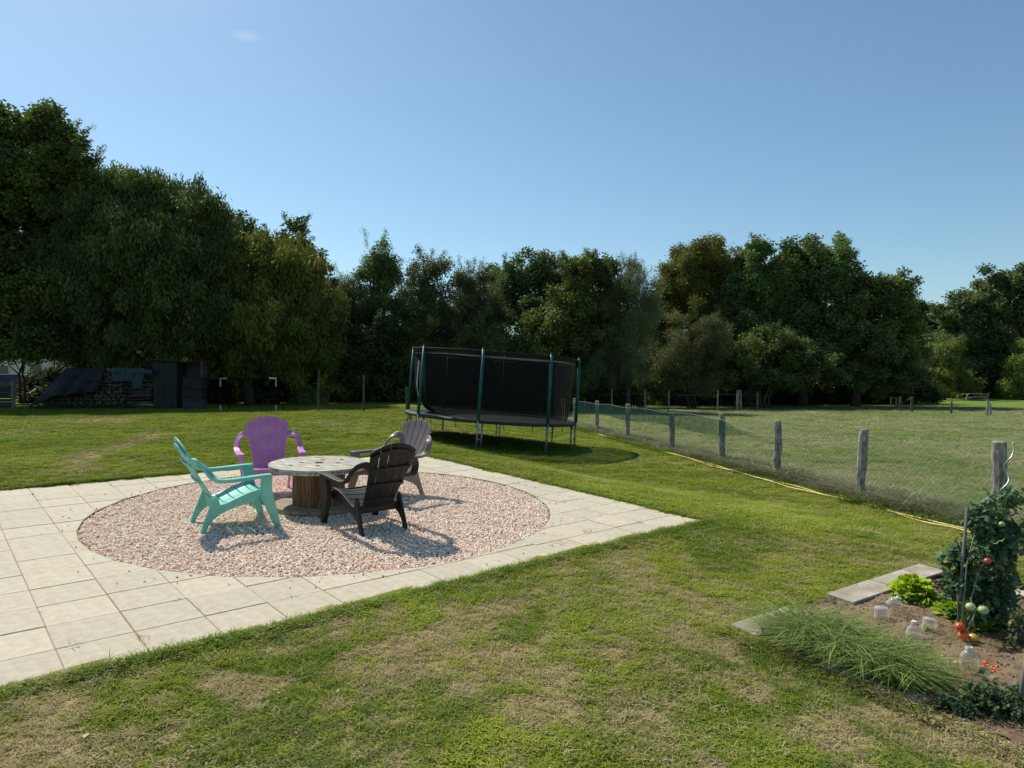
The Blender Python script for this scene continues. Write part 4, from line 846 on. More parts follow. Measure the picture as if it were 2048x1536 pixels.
for px, pb, pt, r, lb in ((1902, 828, 803, .05, 'short dark post alone in the field, left of the pair'), (1973, 833, 800, .055, 'taller left post of the pair in the field near the fallen trunk'), (1981, 832, 806, .05, 'shorter right post of the pair in the field near the fallen trunk')):
    g = at(px, pb); o = post('field_post', g.x, g.y, (pb - pt) * g.y / F, r, None, (random.uniform(-.03, .08), 0), Mfp if px > 1950 else Mdp, origin=Vector(g)); o.location = g; tag(o, lb, 'post', fg)
g = at(1914, 799); l2 = atY(1970, 792, g.y - 2)
tl = thing('fallen_trunk', 'pale fallen tree trunks lying at the far edge of the field', 'log', tuple(g)); Mpale = mat('bleached_wood', (.36, .32, .27), (.52, .48, .42), scale=3, rough=.9)
for z0, z1, x0, x1, r in ((.42, .50, 1914, 1972, .06), (.16, .25, 1936, 1972, .06)):
    a = atY(x0, 797, g.y); b_ = atY(x1, 797, g.y - 1); a.z = g.z + z0; b_.z = g.z + z1; mb = MB(); mb.tube([a - g, a.lerp(b_, .5) - g + Vector((0, 0, .05)), b_ - g], [r, r * .9, r * .7], 7); mb.build('trunk', Mpale, tl)
for px, sg in ((1914, 1), (1932, 1), (1966, -1), (1970, 1), (1974, 1)):
    a = atY(px, 797, g.y - .5); a.z = g.z; mb = MB(); mb.tube([a - g, a - g + Vector((.10 * sg, 0, .35)), a - g + Vector((.3 * sg, 0, .62))], [.05, .04, .02], 6); mb.build('branch', Mpale, tl)
# step ladder
g = at(1532, 818); g = Vector((g.x, g.y + 2.2, Tf(g.x, g.y + 2.2))); ld_ = thing('step_ladder', 'small pale step ladder standing in the shade under the hazel', 'ladder', tuple(g)); Mal = mat('aluminium', (.20, .21, .21), rough=.5, metal=.5)
for s in (-1, 1):
    for sy in (-1, 1): mb = MB(); mb.tube([(s * .28, sy * .35, 0), (s * .17, 0, 1.5)], .018, 6); mb.build('rail', Mal, ld_)
for k in range(5): t = (k + 1) / 6; mb = MB(); mb.box((0, -.35 * (1 - t), 1.5 * t), (.5 - .2 * t, .09, .025)); mb.build('step', Mal, ld_)

# ------------------------------------------------------------------ left back: goal, woodpile, shed, house
Mwt = mat('shaded_white_tube', (.38, .38, .37), rough=.6)  # white lowered to grey, the shade under the trees put into its colour
ga = at(441, 822); gb = at(552, 822); gh = (822 - 757) * ga.y / F
gl = thing('football_goal', 'small football goal with white tube corners and dark net under the trees', 'goal', tuple(ga)); gd = (gb - ga)
Mnk = mat('dark_tube', (.008, .008, .008), rough=.95, spec=.05)
for k, e in enumerate((Vector((0, 0, 0)), gd)):
    s = 1 if k == 0 else -1; X = Vector((1, 0, 0)) * s
    mb = MB(); mb.tube([e + Vector((0, 0, 0)), e + Vector((0, 0, .22))], .03, 8); mb.build('foot', Mwt, gl)
    mb = MB(); mb.tube([e + Vector((0, 0, .22)), e + Vector((0, 0, gh - .3))], .028, 8); mb.build('upright', Mnk, gl)
    mb = MB(); mb.tube([e + Vector((0, 0, gh - .3)), e + Vector((0, 0, gh)), e + Vector((0, 0, gh)) + X * .24], .026, 8); mb.build('corner', Mwt, gl)
    mb = MB(); mb.tube([e + Vector((0, 0, gh)), e + Vector((0, .5, gh * .5)), e + Vector((0, .9, 0))], .02, 6); mb.build('stay', Mnk, gl)
mb = MB(); mb.tube([Vector((.24, 0, gh)), gd + Vector((-.24, 0, gh))], .02, 8); mb.build('crossbar', Mnk, gl)
mb = MB()
for k in range(int(gd.length / .12)): x = gd * (k * .12 / gd.length); mb.tube([x + Vector((0, 0, gh)), x + Vector((0, .9, 0))], .003, 3, False)
for k in range(10): t = k / 10; mb.tube([Vector((0, .9 * t, gh * (1 - t))), gd + Vector((0, .9 * t, gh * (1 - t)))], .003, 3, False)
mb.build('goal_net', Mnk, gl)['kind'] = 'stuff'
Y0 = 28.3
def P28(px, Y=Y0): return Vector(((px - 1024) / F * Y, Y, .62))
Mlog = mat('split_logs', (.03, .026, .022), (.13, .11, .085), scale=8, rough=.95, bump=.5, rnd=.35, stretch=(1, 1, 1))  # log colours lowered to paint in the deep shade
def logmesh(seed, L_):
    r = random.Random(seed); k = r.choice((4, 5, 6, 7)); v = []; rad = r.uniform(.045, .095)
    pr = [(rad * r.uniform(.75, 1.1) * math.cos(2 * math.pi * i / k), rad * r.uniform(.75, 1.1) * math.sin(2 * math.pi * i / k)) for i in range(k)]
    b = MB(); b.add([(-L_ / 2, *p) for p in pr] + [(L_ / 2, *p) for p in pr], [tuple(range(k))[::-1], tuple(range(k, 2 * k))] + [(i, (i + 1) % k, (i + 1) % k + k, i + k) for i in range(k)]); return b.mesh('log', Mlog)
LM = [logmesh(s, .5) for s in range(10)]; LL = [logmesh(40 + s, 1.15) for s in range(5)]
w1 = thing('woodpile', 'stack of split firewood beside the green shed, partly under blue green sheeting', 'woodpile', tuple(P28(245))); O1_ = Vector(w1.location)
for row in range(11):                                                # log ends face the camera on the left, logs lie sideways on the right
    z = .08 + row * .145
    for k in range(11):
        px = 196 + k * 5.8 + (row % 2) * 2.9 + random.uniform(-1.6, 1.6)
        if px < 256 and z < 1.55 - max(0, 205 - px) * .02: o = link('log', LM[(row * 3 + k) % 10], w1); o.location = P28(px) - O1_ + Vector((0, random.uniform(-.06, .04), z)); o.rotation_euler = (random.random() * 6, random.uniform(-.1, .1), math.pi / 2 + random.uniform(-.25, .25))
    if row < 10:
        for k in range(2 if row % 2 else 1): o = link('log', LL[(row + k) % 5], w1); o.location = P28(278 + random.uniform(-5, 5)) - O1_ + Vector((0, random.uniform(-.05, .1) + k * .2, z)); o.rotation_euler = (random.random() * 6, random.uniform(-.05, .05), random.uniform(-.08, .08))
w2 = thing('woodpile', 'long firewood pile mostly hidden under a black tarpaulin left of the shed', 'woodpile', tuple(P28(140, Y0 + .3))); O2_ = Vector(w2.location)
for row in range(10):
    for k in range(22):
        px = 96 + k * 5.6 + (row % 2) * 2.8; z = .08 + row * .145
        if z < (px - 78) * .022 and z < 1.5 and px < 196: o = link('log', LM[(row + k * 3) % 10], w2); o.location = P28(px, Y0 + .3) - O2_ + Vector((0, random.uniform(-.05, .05), z)); o.rotation_euler = (random.random() * 6, 0, math.pi / 2)
def sheet(name, pts, nu, nv, m, label, amp=.04, seed=0, th=.012):
    a, b, c, d = [Vector(p) for p in pts]; v = []; f = []                # bilinear cloth with folds
    for j in range(nv + 1):
        for i in range(nu + 1):
            s, t = i / nu, j / nv; p = (a * (1 - s) + b * s) * (1 - t) + (d * (1 - s) + c * s) * t
            w_ = (float(fbm(p.x + seed, p.z * 2, .35, seed + 5)) - .5) * amp * 4 + amp * math.sin(s * 17 + seed + 3 * t) * t; v.append(p + Vector((0, -abs(amp) - w_ * .7, w_ * .35)))
    for j in range(nv):
        for i in range(nu): q = j * (nu + 1) + i; f.append((q, q + 1, q + nu + 2, q + nu + 1))
    cen = sum(v, Vector()) / len(v); me = MB().add([p - cen for p in v], f).mesh(name, m, True); o = link(name, me); o.location = cen
    so = o.modifiers.new('thickness', 'SOLIDIFY'); so.thickness = th; return tag(o, label, name.replace('_', ' ').split()[-1])
Mtp = mat('black_tarpaulin', (.004, .005, .008), (.010, .013, .019), scale=3, rough=.6, spec=.3); Mtb = mat('blue_green_sheeting', (.010, .034, .038), (.028, .06, .064), scale=3, rough=.5)  # tarpaulin darkened as well, tree shade put into the colour
yb = Y0 - .35
sheet('tarpaulin', [P28(136, yb) + Vector((0, 0, 1.62)), P28(212, yb) + Vector((0, 0, 1.60)), P28(196, yb - .05) + Vector((0, 0, .66)), P28(100, yb - .1) + Vector((0, 0, .45))], 30, 18, Mtp, 'black tarpaulin draped over the right part of the long firewood pile', .05, 3)
sheet('tarpaulin', [P28(136, Y0 + .4) + Vector((0, 0, 1.66)), P28(150, yb) + Vector((0, 0, 1.5)), P28(96, yb - .1) + Vector((0, 0, .35)), P28(58, yb) + Vector((0, 0, .03))], 18, 18, Mtp, 'dark tarpaulin end sloping down to the lawn at the left of the woodpile', .04, 6)
for k, (x0, x1, xb0, xb1, zt, zb, lb) in enumerate(((224, 252, 226, 250, 1.60, 1.05, 'left flap of blue green sheeting hanging over the firewood'), (250, 276, 247, 264, 1.62, 1.08, 'middle flap of blue green sheeting between the two others on the firewood'), (262, 292, 268, 282, 1.60, .72, 'longest pointed flap of blue green sheeting, nearest the shed'), (278, 306, 280, 306, 1.55, 1.38, 'crumpled pale sheeting on top of the firewood against the shed'))):
    sheet('plastic_sheeting', [P28(x0, Y0 - .36) + Vector((0, 0, zt)), P28(x1, Y0 - .36) + Vector((0, 0, zt)), P28(xb1, Y0 - .42) + Vector((0, 0, zb)), P28(xb0, Y0 - .42) + Vector((0, 0, zb))], 12, 10, Mtb, lb, .05, 10 + k)
Msh = mat('green_metal_sheet', (.005, .013, .012), (.009, .02, .018), scale=2, rough=.5); Mrf = mat('dark_roofing', (.02, .018, .016), (.05, .045, .04), scale=6, rough=.9); Mgb = mat('grey_boards', (.04, .032, .035), (.08, .065, .065), scale=4, rough=.9, stretch=(6, 1, .6), rnd=.15)  # shed colours darkened, deep tree shade put into the material
sh = thing('garden_shed', 'narrow dark green shed with lean-to roof between firewood and goal', 'shed', tuple(P28(330, 28.2))); SO = Vector(sh.location)
mb = MB(); mb.box((0, .55, .93), (.96, 1.1, 1.86)); bevel(mb.build('cabinet', Msh, sh), .01)
for k in range(4): mb = MB(); mb.box((-.36 + k * .24, -.008, .93), (.22, .014, 1.8)); bevel(mb.build('panel', Msh, sh), .004)
mb = MB(); mb.box((.42, .5, 1.93), (1.98, 1.5, .05), Matrix.Rotation(math.radians(3), 3, 'Y')); mb.build('roof', Mrf, sh)
for k in range(5): mb = MB(); mb.box((.56 + k * .17, .8, 1.45), (.155, .025, .85)); mb.build('board', Mgb, sh)
mb = MB(); mb.tube([(1.42, .1, 0), (1.42, .1, 1.86)], .04, 6); mb.build('post', Mdp, sh)
lt = thing('trellis', 'pale square trellis panel seen at the right edge of the shed', 'trellis', tuple(P28(398, 30))); Mtr = mat('trellis_wood', (.30, .26, .2), rough=.9)
for k in range(3): mb = MB(); mb.box((-.1 + k * .1, 0, 1.15), (.018, .02, 1.5)); mb.build('upright', Mtr, lt)
for k in range(10): mb = MB(); mb.box((0, -.02, .5 + k * .145), (.24, .016, .018)); mb.build('slat', Mtr, lt)
Mcr = mat('dark_crate', (.010, .010, .012), (.025, .025, .028), scale=6, rough=.7)
def crate(px, Y, w, h, z, label):
    t = thing('crate', label, 'crate', tuple(P28(px, Y) + Vector((0, 0, z))), 0, 'stacked boxes right of the shed')
    for k in range(3): mb = MB(); mb.box((0, -.2, h * (k + .5) / 3), (w, .02, h / 3 - .02)); mb.build('board', Mcr, t)
    mb = MB(); mb.box((0, .03, h / 2), (w - .02, .42, h - .02)); mb.build('box', Mcr, t)
    mb = MB(); mb.box((0, 0, h + .012), (w + .04, .5, .022)); mb.build('lid', Mcr, t)
crate(389, 28.0, .82, .40, .40, 'lower dark crate resting on the stone trough right of the shed'); crate(390, 28.0, .8, .42, .825, 'upper dark crate, topmost of the stack right of the shed')
Mto = mat('grey_trough', (.025, .03, .037), (.05, .055, .062), scale=5, rough=.85, bump=.3)
tr_ = thing('stone_trough', 'grey trough at the foot of the crates right of the shed', 'trough', tuple(P28(390, 27.9)))
mb = MB(); v = [(-.42, -.22, 0), (.42, -.22, 0), (.42, .22, 0), (-.42, .22, 0), (-.36, -.2, .38), (.36, -.2, .38), (.36, .2, .38), (-.36, .2, .38)]
mb.add([(x * (.94 if z == 0 else 1.12), y, z) for x, y, z in v], [(3, 2, 1, 0), (0, 1, 5, 4), (1, 2, 6, 5), (2, 3, 7, 6), (3, 0, 4, 7), (4, 5, 6, 7)]); bevel(mb.build('body', Mto, tr_), .02)
mb = MB(); mb.box((0, -.2, .375), (.86, .05, .04)); mb.build('rim', Mto, tr_)
# concrete post, slatted panel, house, car
g = P28(27, 28.2); o = post('concrete_post', g.x, g.y, 1.12, .07, None, (-.03, 0), mat('rough_concrete', (.10, .10, .095), (.2, .2, .18), scale=12, rough=.95), origin=g); o.location = g; tag(o, 'grey concrete post at the lawn edge near the left side of the photo', 'post')
lp = thing('slatted_panel', 'low dark slatted fence panel at the far left behind the lawn', 'fence', tuple(P28(-14, 28.4)))
for k in range(7): mb = MB(); mb.box((0, 0, .08 + k * .125), (1.6, .02, .10)); mb.build('slat', mat('dark_slat', (.02, .022, .025)), lp)
for s in (-1, 1): mb = MB(); mb.box((s * .76, .03, .45), (.06, .05, .95)); mb.build('post', Mdp, lp)
hs = thing('house', 'white single storey house glimpsed behind the walnut tree', 'house', tuple(P28(60, 50))); Mw = mat('white_render', (.66, .64, .60), (.74, .72, .69), scale=2, rough=.9); Mrt = mat('brown_tiles', (.12, .06, .045), (.2, .11, .08), scale=10, rough=.9); Mgl = mat('dark_glass', (.02, .025, .03), rough=.08, spec=.8)
mb = MB(); mb.box((0, 3.5, 1.6), (16, 7, 3.4)); mb.build('wall', Mw, hs)
mb = MB(); mb.add([(-8.4, -.5, 3.3), (8.4, -.5, 3.3), (8.4, 3.5, 5.8), (-8.4, 3.5, 5.8), (-8.4, 7.5, 3.3), (8.4, 7.5, 3.3)], [(0, 1, 2, 3), (3, 2, 5, 4), (0, 3, 4), (1, 5, 2), (0, 4, 5, 1)]); mb.build('roof', Mrt, hs)
for x, w, z, h in ((-4.6, 1.2, 1.5, 1.2), (-2.0, 1.0, 1.05, 2.1), (.45, .75, 1.5, 1.4), (2.1, .8, 1.2, 2.2), (4.5, 1.4, 1.5, 1.2)):
    mb = MB(); mb.box((x, -.03, z), (w + .14, .08, h + .14)); wf = mb.build('window' if h < 2 else 'door', Mw, hs); mb = MB(); mb.box((x, -.08, z), (w, .04, h)); mb.build('pane', Mgl, wf)
cr = thing('parked_car', 'dark blue car parked behind the slatted panel, only its glints showing', 'car', tuple(P28(22, 38)), math.radians(8)); Mcp = mat('dark_blue_paint', (.012, .02, .05), rough=.2, spec=.7)
prof = [(-2.1, .35), (-2.15, .75), (-1.95, .95), (-1.2, 1.02), (-.6, 1.42), (.75, 1.45), (1.45, 1.02), (2.05, .88), (2.15, .6), (2.1, .35)]
n = len(prof); mb = MB(); mb.add([(x, -.85 + .12 * (z > 1.1), z) for x, z in prof] + [(x, .85 - .12 * (z > 1.1), z) for x, z in prof], [tuple(range(n)), tuple(range(n, 2 * n))[::-1]] + [(i, i + n, (i + 1) % n + n, (i + 1) % n) for i in range(n)]); bevel(mb.build('body', Mcp, cr), .05, 3)
for x in (-1.35, 1.35):
    for y in (-.8, .8):
        mb = MB(); mb.tube([(x, y - .1, .32), (x, y + .1, .32)], .32, 18); wh = mb.build('wheel', mat('tyre', (.02, .02, .02)), cr); mb = MB(); mb.tube([(x, y - .115, .32), (x, y + .115, .32)], .19, 14); mb.build('rim', Mal, wh)
for x0, x1, t0, t1 in ((-1.1, -.1, -.58, -.1), (0, 1.3, 0, .7)): mb = MB(); mb.add([(x0, -.868, 1.04), (x1, -.868, 1.04), (t1, -.745, 1.38), (t0, -.745, 1.38)], [(0, 1, 2, 3)]); wi = mb.build('window', Mgl, cr); so = wi.modifiers.new('t', 'SOLIDIFY'); so.thickness = .02
g = P28(160, 28.0); n = 260; x = g.x + (R(n) - .5) * 3.6; y = 27.75 + .3 * R(n); scatter('weeds_by_woodpile', np.stack([x, y, T(x, y)], 1), rz(n), .5 + .6 * R(n), pick((.05, .09, .04), (.12, .18, .08), R(n)), wtu, M['grass'])

# ------------------------------------------------------------------ vegetable bed
Msoil = mat('garden_soil', (.10, .065, .04), (.26, .185, .12), scale=7, rough=1, bump=1, bscale=40, detail=10, ramp=(.3, .7))
ns, nt_ = 90, 110; v = []; f = []
for i in range(ns + 1):
    for j in range(nt_ + 1):
        p = bedpt(blen * i / ns, BW * j / nt_); p.z += .012 + .05 * (float(fbm(p.x, p.y, .28, 71, 4)) - .5) + .02 * (float(vn(p.x, p.y, .03, 5)) - .5); v.append(p)
for i in range(ns):
    for j in range(nt_): a = i * (nt_ + 1) + j; f.append((a, a + 1, a + nt_ + 2, a + nt_ + 1))
tag(MB().add(v, f).build('garden_soil', Msoil, None, True), 'bare brown soil of the vegetable bed', kind='structure')
n = 9000; s = R(n) * blen; t = R(n) * BW; px_ = BL.x + bu.x * s + bv.x * t; py_ = BL.y + bu.y * s + bv.y * t
scatter('soil_clods', np.stack([px_, py_, T(px_, py_) + .01 + .05 * (fbm(px_, py_, .28, 71, 4) - .5)], 1), R((n, 3)) * 6.28, .004 + .013 * R(n) ** 3, pick((.10, .065, .04), (.30, .22, .15), R(n)), [pebble(20 + k) for k in range(4)], M['pebble'])
n = 7000; s = R(n) * blen; t = .45 + R(n) * (BW - .5); px_ = BL.x + bu.x * s + bv.x * t; py_ = BL.y + bu.y * s + bv.y * t; k = vn(px_, py_, .3, 15) > .45; px_ = px_[k]; py_ = py_[k]; n = len(px_)
scatter('straw_litter', np.stack([px_, py_, T(px_, py_) + .02], 1), rz(n), .6 + .9 * R(n), pick((.16, .14, .07), (.42, .34, .2), R(n)), [tuft(4, .03, .003, .05, 3.0, 300 + s, 2, .33) for s in range(3)], M['grass'])
Mpk = mat('grey_edging_slab', (.30, .26, .20), (.50, .45, .37), scale=4, rough=.95, bump=.6, bscale=25, stretch=(1, 1, 1), rnd=.12)
edge = thing('bed_edging', 'weathered slabs laid round the vegetable bed', 'edging', tuple(BL)); EO = Vector(edge.location)
def plank(s0, s1, t0, t1, z=.03):
    c = [bedpt(s0, t0), bedpt(s1, t0), bedpt(s1, t1), bedpt(s0, t1)]; o = sum(c, Vector()) / 4; mb = MB(); jj = [Vector((random.uniform(-.006, .006), random.uniform(-.006, .006), 0)) for _ in c]
    mb.add([p + j - o + Vector((0, 0, -.03)) for p, j in zip(c, jj)] + [p + j - o + Vector((0, 0, z)) for p, j in zip(c, jj)], [(0, 3, 2, 1), (4, 5, 6, 7), (0, 1, 5, 4), (1, 2, 6, 5), (2, 3, 7, 6), (3, 0, 4, 7)])
    b = mb.build('slab', Mpk, edge); b.location = o - EO; bevel(b, .006); return b
s = 0; k = 0
while s < blen - .05: e = min(s + (.50 if k % 2 else .62), blen); (.14 < s / blen < .40) or plank(s + .006, e - .006, -.02, .20, .028 + .01 * random.random()); s = e; k += 1
t = .25
while t < BW: plank(blen - .17, blen, t, t + .5 - .01, .028 + .01 * random.random()); t += .5
t = .25
while t < 1.2: plank(-.02, .13, t, t + .5 - .01, .012 + .006 * random.random()); t += .5
# long clump of ornamental grass
chp = [tuft(20, .38, .0050, .045, 1.35, 320 + s, 5, .42) for s in range(6)]
n = 270; t = .12 + R(n) * .84; s = .24 + rng.normal(0, .08, n) - .02 * t; px_ = BL.x + bu.x * s + bv.x * (t + .12); py_ = BL.y + bu.y * s + bv.y * (t + .12)
cg = thing('grass_clump', 'long arching clump of thin green grass leaves on the near edge of the vegetable bed', 'plant', (BL.x + bu.x * .3 + bv.x * .8, BL.y + bu.y * .3 + bv.y * .8, 0)); cg.location.z = Tf(cg.location.x, cg.location.y)
ra = rz(n); ra[:, 0] = rng.normal(.25, .2, n) * 0; sc__ = (.56 + .5 * R(n)) * (1 - .22 * (t / 1.75))
ra[:, 1] = 0; scatter('leaves', np.stack([px_, py_, T(px_, py_)], 1) - np.array(cg.location), ra, sc__, pick((.07, .13, .03), (.33, .40, .13), R(n) ** 1.3), chp, M['grass'], cg)
# lettuces
def lettuceleaf(seed, L_=.13, W_=.10):
    r = np.random.default_rng(seed); b = MB(); nu, nv = 5, 5; v = []; f = []
    for j in range(nv + 1):
        for i in range(nu + 1):
            s = i / nu * 2 - 1; t = j / nv; w = W_ * (.25 + .9 * t - .35 * t * t); rf = .018 * t * math.sin(s * 9 + seed) + .012 * t * r.normal() * abs(s)
            v.append((s * w * .5, L_ * t * (1 - .12 * s * s) , .05 * t * t * -1 + .06 * t + rf))
    for j in range(nv):
        for i in range(nu): q = j * (nu + 1) + i; f.append((q, q + 1, q + nu + 2, q + nu + 1))
    return b.add(v, f)
LT = [lettuceleaf(s) for s in range(6)]
def lettuce(px, py, rad, cA, cB, label, name='lettuce', n=120, hgt=.9):
    g = at(px, py); root = thing(name, label, name, tuple(g), 0, 'lettuces in the vegetable bed'); pts = []; rot = []; sc = []
    for _ in range(n):
        a = random.random() * 6.283; e = random.random(); rr = rad * math.cos(e * 1.45) * .62; z = rad * hgt * math.sin(e * 1.5) * .62
        pts.append((rr * math.cos(a), rr * math.sin(a), z)); rot.append((e * 1.1 - .1 + random.uniform(-.2, .2), random.uniform(-.3, .3), a - math.pi / 2)); sc.append(rad / .17 * random.uniform(.6, 1.05) * (.9 - .3 * e))
    scatter('leaves', np.array(pts), np.array(rot), np.array(sc), pick(cA, cB, R(n)), LT, M['lettuce'], root, smooth=True)
    mb = MB(); mb.lathe([(0, rad * .6), (rad * .35, rad * .5), (rad * .5, rad * .2), (rad * .3, 0)], 10); mb.build('heart', mat('lettuce_heart', tuple(v * .5 for v in cA)), root)
Lg = ((.22, .36, .03), (.50, .62, .08))
lettuce(1828, 1200, .155, *Lg, 'largest bright green curly lettuce next to the back edging slabs', n=230, hgt=1.25)
lettuce(1907, 1232, .12, (.16, .28, .03), (.38, .5, .07), 'smaller green lettuce left of the tomato stake', n=110)
lettuce(1975, 1215, .13, (.10, .2, .03), (.26, .38, .06), 'green lettuce behind the tomato plant to the right', n=110)
lettuce(1956, 1262, .12, (.14, .26, .03), (.34, .46, .07), 'green lettuce in the shade under the pale tomatoes', n=110)
lettuce(1888, 1174, .10, (.035, .012, .018), (.10, .03, .04), 'small dark red lettuce between the largest lettuce and the tomato plant', n=90)
lettuce(2006, 1196, .07, (.04, .02, .02), (.12, .05, .05), 'tiny red lettuce seedling beside the right edging slab', n=50)
lettuce(1905, 1200, .10, (.05, .12, .05), (.14, .24, .10), 'blue green cabbage-like lettuce just left of the tomato foliage', n=60)
# plastic bottle cloches
Mpet = bpy.data.materials.new('clear_plastic'); Mpet.use_nodes = True; N = Mpet.node_tree.nodes; L = Mpet.node_tree.links; p = N['Principled BSDF']
p.inputs['Base Color'].default_value = (.8, .86, .9, 1); p.inputs['Roughness'].default_value = .12; p.inputs['Specular IOR Level'].default_value = .9
tr2 = N.new('ShaderNodeBsdfTransparent'); tr2.inputs[0].default_value = (.93, .96, .97, 1); mi = N.new('ShaderNodeMixShader'); fr_ = N.new('ShaderNodeLayerWeight'); fr_.inputs[0].default_value = .35
mr = N.new('ShaderNodeMapRange'); mr.inputs[3].default_value = .07; mr.inputs[4].default_value = .6; L.new(fr_.outputs['Facing'], mr.inputs[0]); L.new(mr.outputs[0], mi.inputs[0]); L.new(tr2.outputs[0], mi.inputs[1]); L.new(p.outputs[0], mi.inputs[2]); L.new(mi.outputs[0], N['Material Output'].inputs[0])
Mfrost = mat('white_cap', (.7, .72, .74), rough=.4)
def bottle(px, py, r, h, kind, label, tilt=0):
    g = at(px, py); t = thing('bottle_cloche', label, 'plastic bottle', tuple(g), random.random() * 3, 'cut plastic bottles over seedlings'); t.rotation_euler.x = tilt
    if kind == 'ribbed': pr = [(r * (.93 if k % 2 else 1), h * .88 * k / 12) for k in range(13)] + [(r * .85, h * .94), (r * .5, h), (.2 * r, h * 1.01)]
    else: pr = [(r * 1.05, 0), (r, h * .15), (r * .97, h * .3), (r, h * .42), (r * .98, h * .52), (r * .8, h * .70), (r * .5, h * .84), (r * .30, h * .90), (r * .30, h)]
    mb = MB(); mb.lathe(pr, 24); mb.build('bottle', Mpet, t, smooth=True)
    if kind == 'open': mb = MB(); mb.lathe([(r * .33, h * .93), (r * .36, h * .93), (r * .36, h * 1.04), (r * .28, h * 1.04), (r * .28, h * .95)], 16); mb.build('neck_ring', Mfrost, t)
    if kind == 'cap': mb = MB(); mb.lathe([(r * .34, h * .95), (r * .34, h * 1.08), (0, h * 1.08)], 14); mb.build('cap', Mfrost, t)
bottle(1763, 1242, .047, .10, 'ribbed', 'ribbed clear bottle bottom, leftmost in the vegetable bed')
bottle(1786, 1213, .05, .08, 'open', 'domed clear bottle leaning against the largest lettuce', .5)
bottle(1828, 1284, .047, .125, 'cap', 'clear bluish bottle top standing at the edge of the long grass clump')
bottle(1856, 1262, .042, .09, 'ribbed', 'ribbed clear bottle over a yellow green seedling', .15)
bottle(1938, 1338, .050, .125, 'open', 'largest clear bottle with white neck ring, in front of the ripe tomatoes')
lettuce(1853, 1262, .045, (.3, .4, .05), (.5, .58, .1), 'tiny yellow green seedling beside the ribbed bottle', n=26)
# stakes
Mstk = mat('grey_stake', (.12, .11, .10), (.22, .2, .19), scale=9, rough=.9)
def bar(name, a, b_, r, m, label, cat, n=8, group=None):
    o = Vector(a); mb = MB(); mb.tube([Vector((0, 0, -.08)), (Vector(b_) - o) * .5, Vector(b_) - o], r, n); ob = mb.build(name, m, None, True); ob.location = o; return tag(ob, label, cat, group)
TB = at(1914, 1262); TY = TB.y
bar('plant_stake', TB, atY(1934, 1120, TY) + Vector((0, 0, .35)), .010, Mstk, 'grey wooden stake rising through the tomato plant', 'stake')
b3_ = at(1968, 1240); bar('plant_stake', b3_, atY(1984, 1014, b3_.y + .1), .012, mat('red_brown_stake', (.09, .03, .025)), 'dark reddish stake whose tip shows left of the spiral rod', 'stake')
b2_ = at(2034, 1440); bar('plant_stake', b2_, atY(2062, 1270, b2_.y), .014, Mstk, 'grey stake at the lower right edge of the photo', 'stake')
# spiral rod
sb = at(1945, 1245); Ys = sb.y; pts = []
for k in range(90):
    t = k / 89; yy = 1245 - (1245 - 885) * t; xx = 1945 + (2027 - 1945) * t; base_ = atY(xx, yy, Ys); a = t * 2 * math.pi * 6.2; pts.append(base_ + Vector((math.cos(a), math.sin(a), 0)) * (.022 if t < .93 else .012))
sb0 = pts[0].copy(); mb = MB(); mb.tube([p - sb0 for p in pts], .0055, 7); o = mb.build('spiral_rod', mat('spiral_steel', (.42, .43, .44), rough=.35, metal=.6), None, True); o.location = sb0; tag(o, 'spiral metal plant rod sticking out above the tomato plant', 'plant rod')
# tomato plant
def tleaf(seed):
    r = np.random.default_rng(seed); b = MB()
    for _ in range(7):
        p = r.normal(size=3) * .028; a = r.random() * 6.28; d = np.array([math.cos(a), math.sin(a), -.55 - r.random() * .6]); d /= np.linalg.norm(d); s = np.cross(d, (0, 0, 1)); s /= np.linalg.norm(s); n_ = np.cross(d, s); l = .035 + .03 * r.random()
        v = [p, p + d * l * .3 + s * l * .24, p + d * l * .5 + s * l * .14, p + d * l * .7 + s * l * .26, p + d * l, p + d * l * .7 - s * l * .26, p + d * l * .5 - s * l * .14, p + d * l * .3 - s * l * .24]
        v = [q + n_ * (.006 * ((i % 2) - .5)) for i, q in enumerate(v)]; b.add(v, [(0, 1, 7), (1, 2, 6, 7), (2, 3, 5, 6), (3, 4, 5)])
    return b
TLf = [tleaf(s) for s in range(8)]; Mstem = mat('green_stem', (.09, .13, .06), (.16, .2, .1), rough=.7)
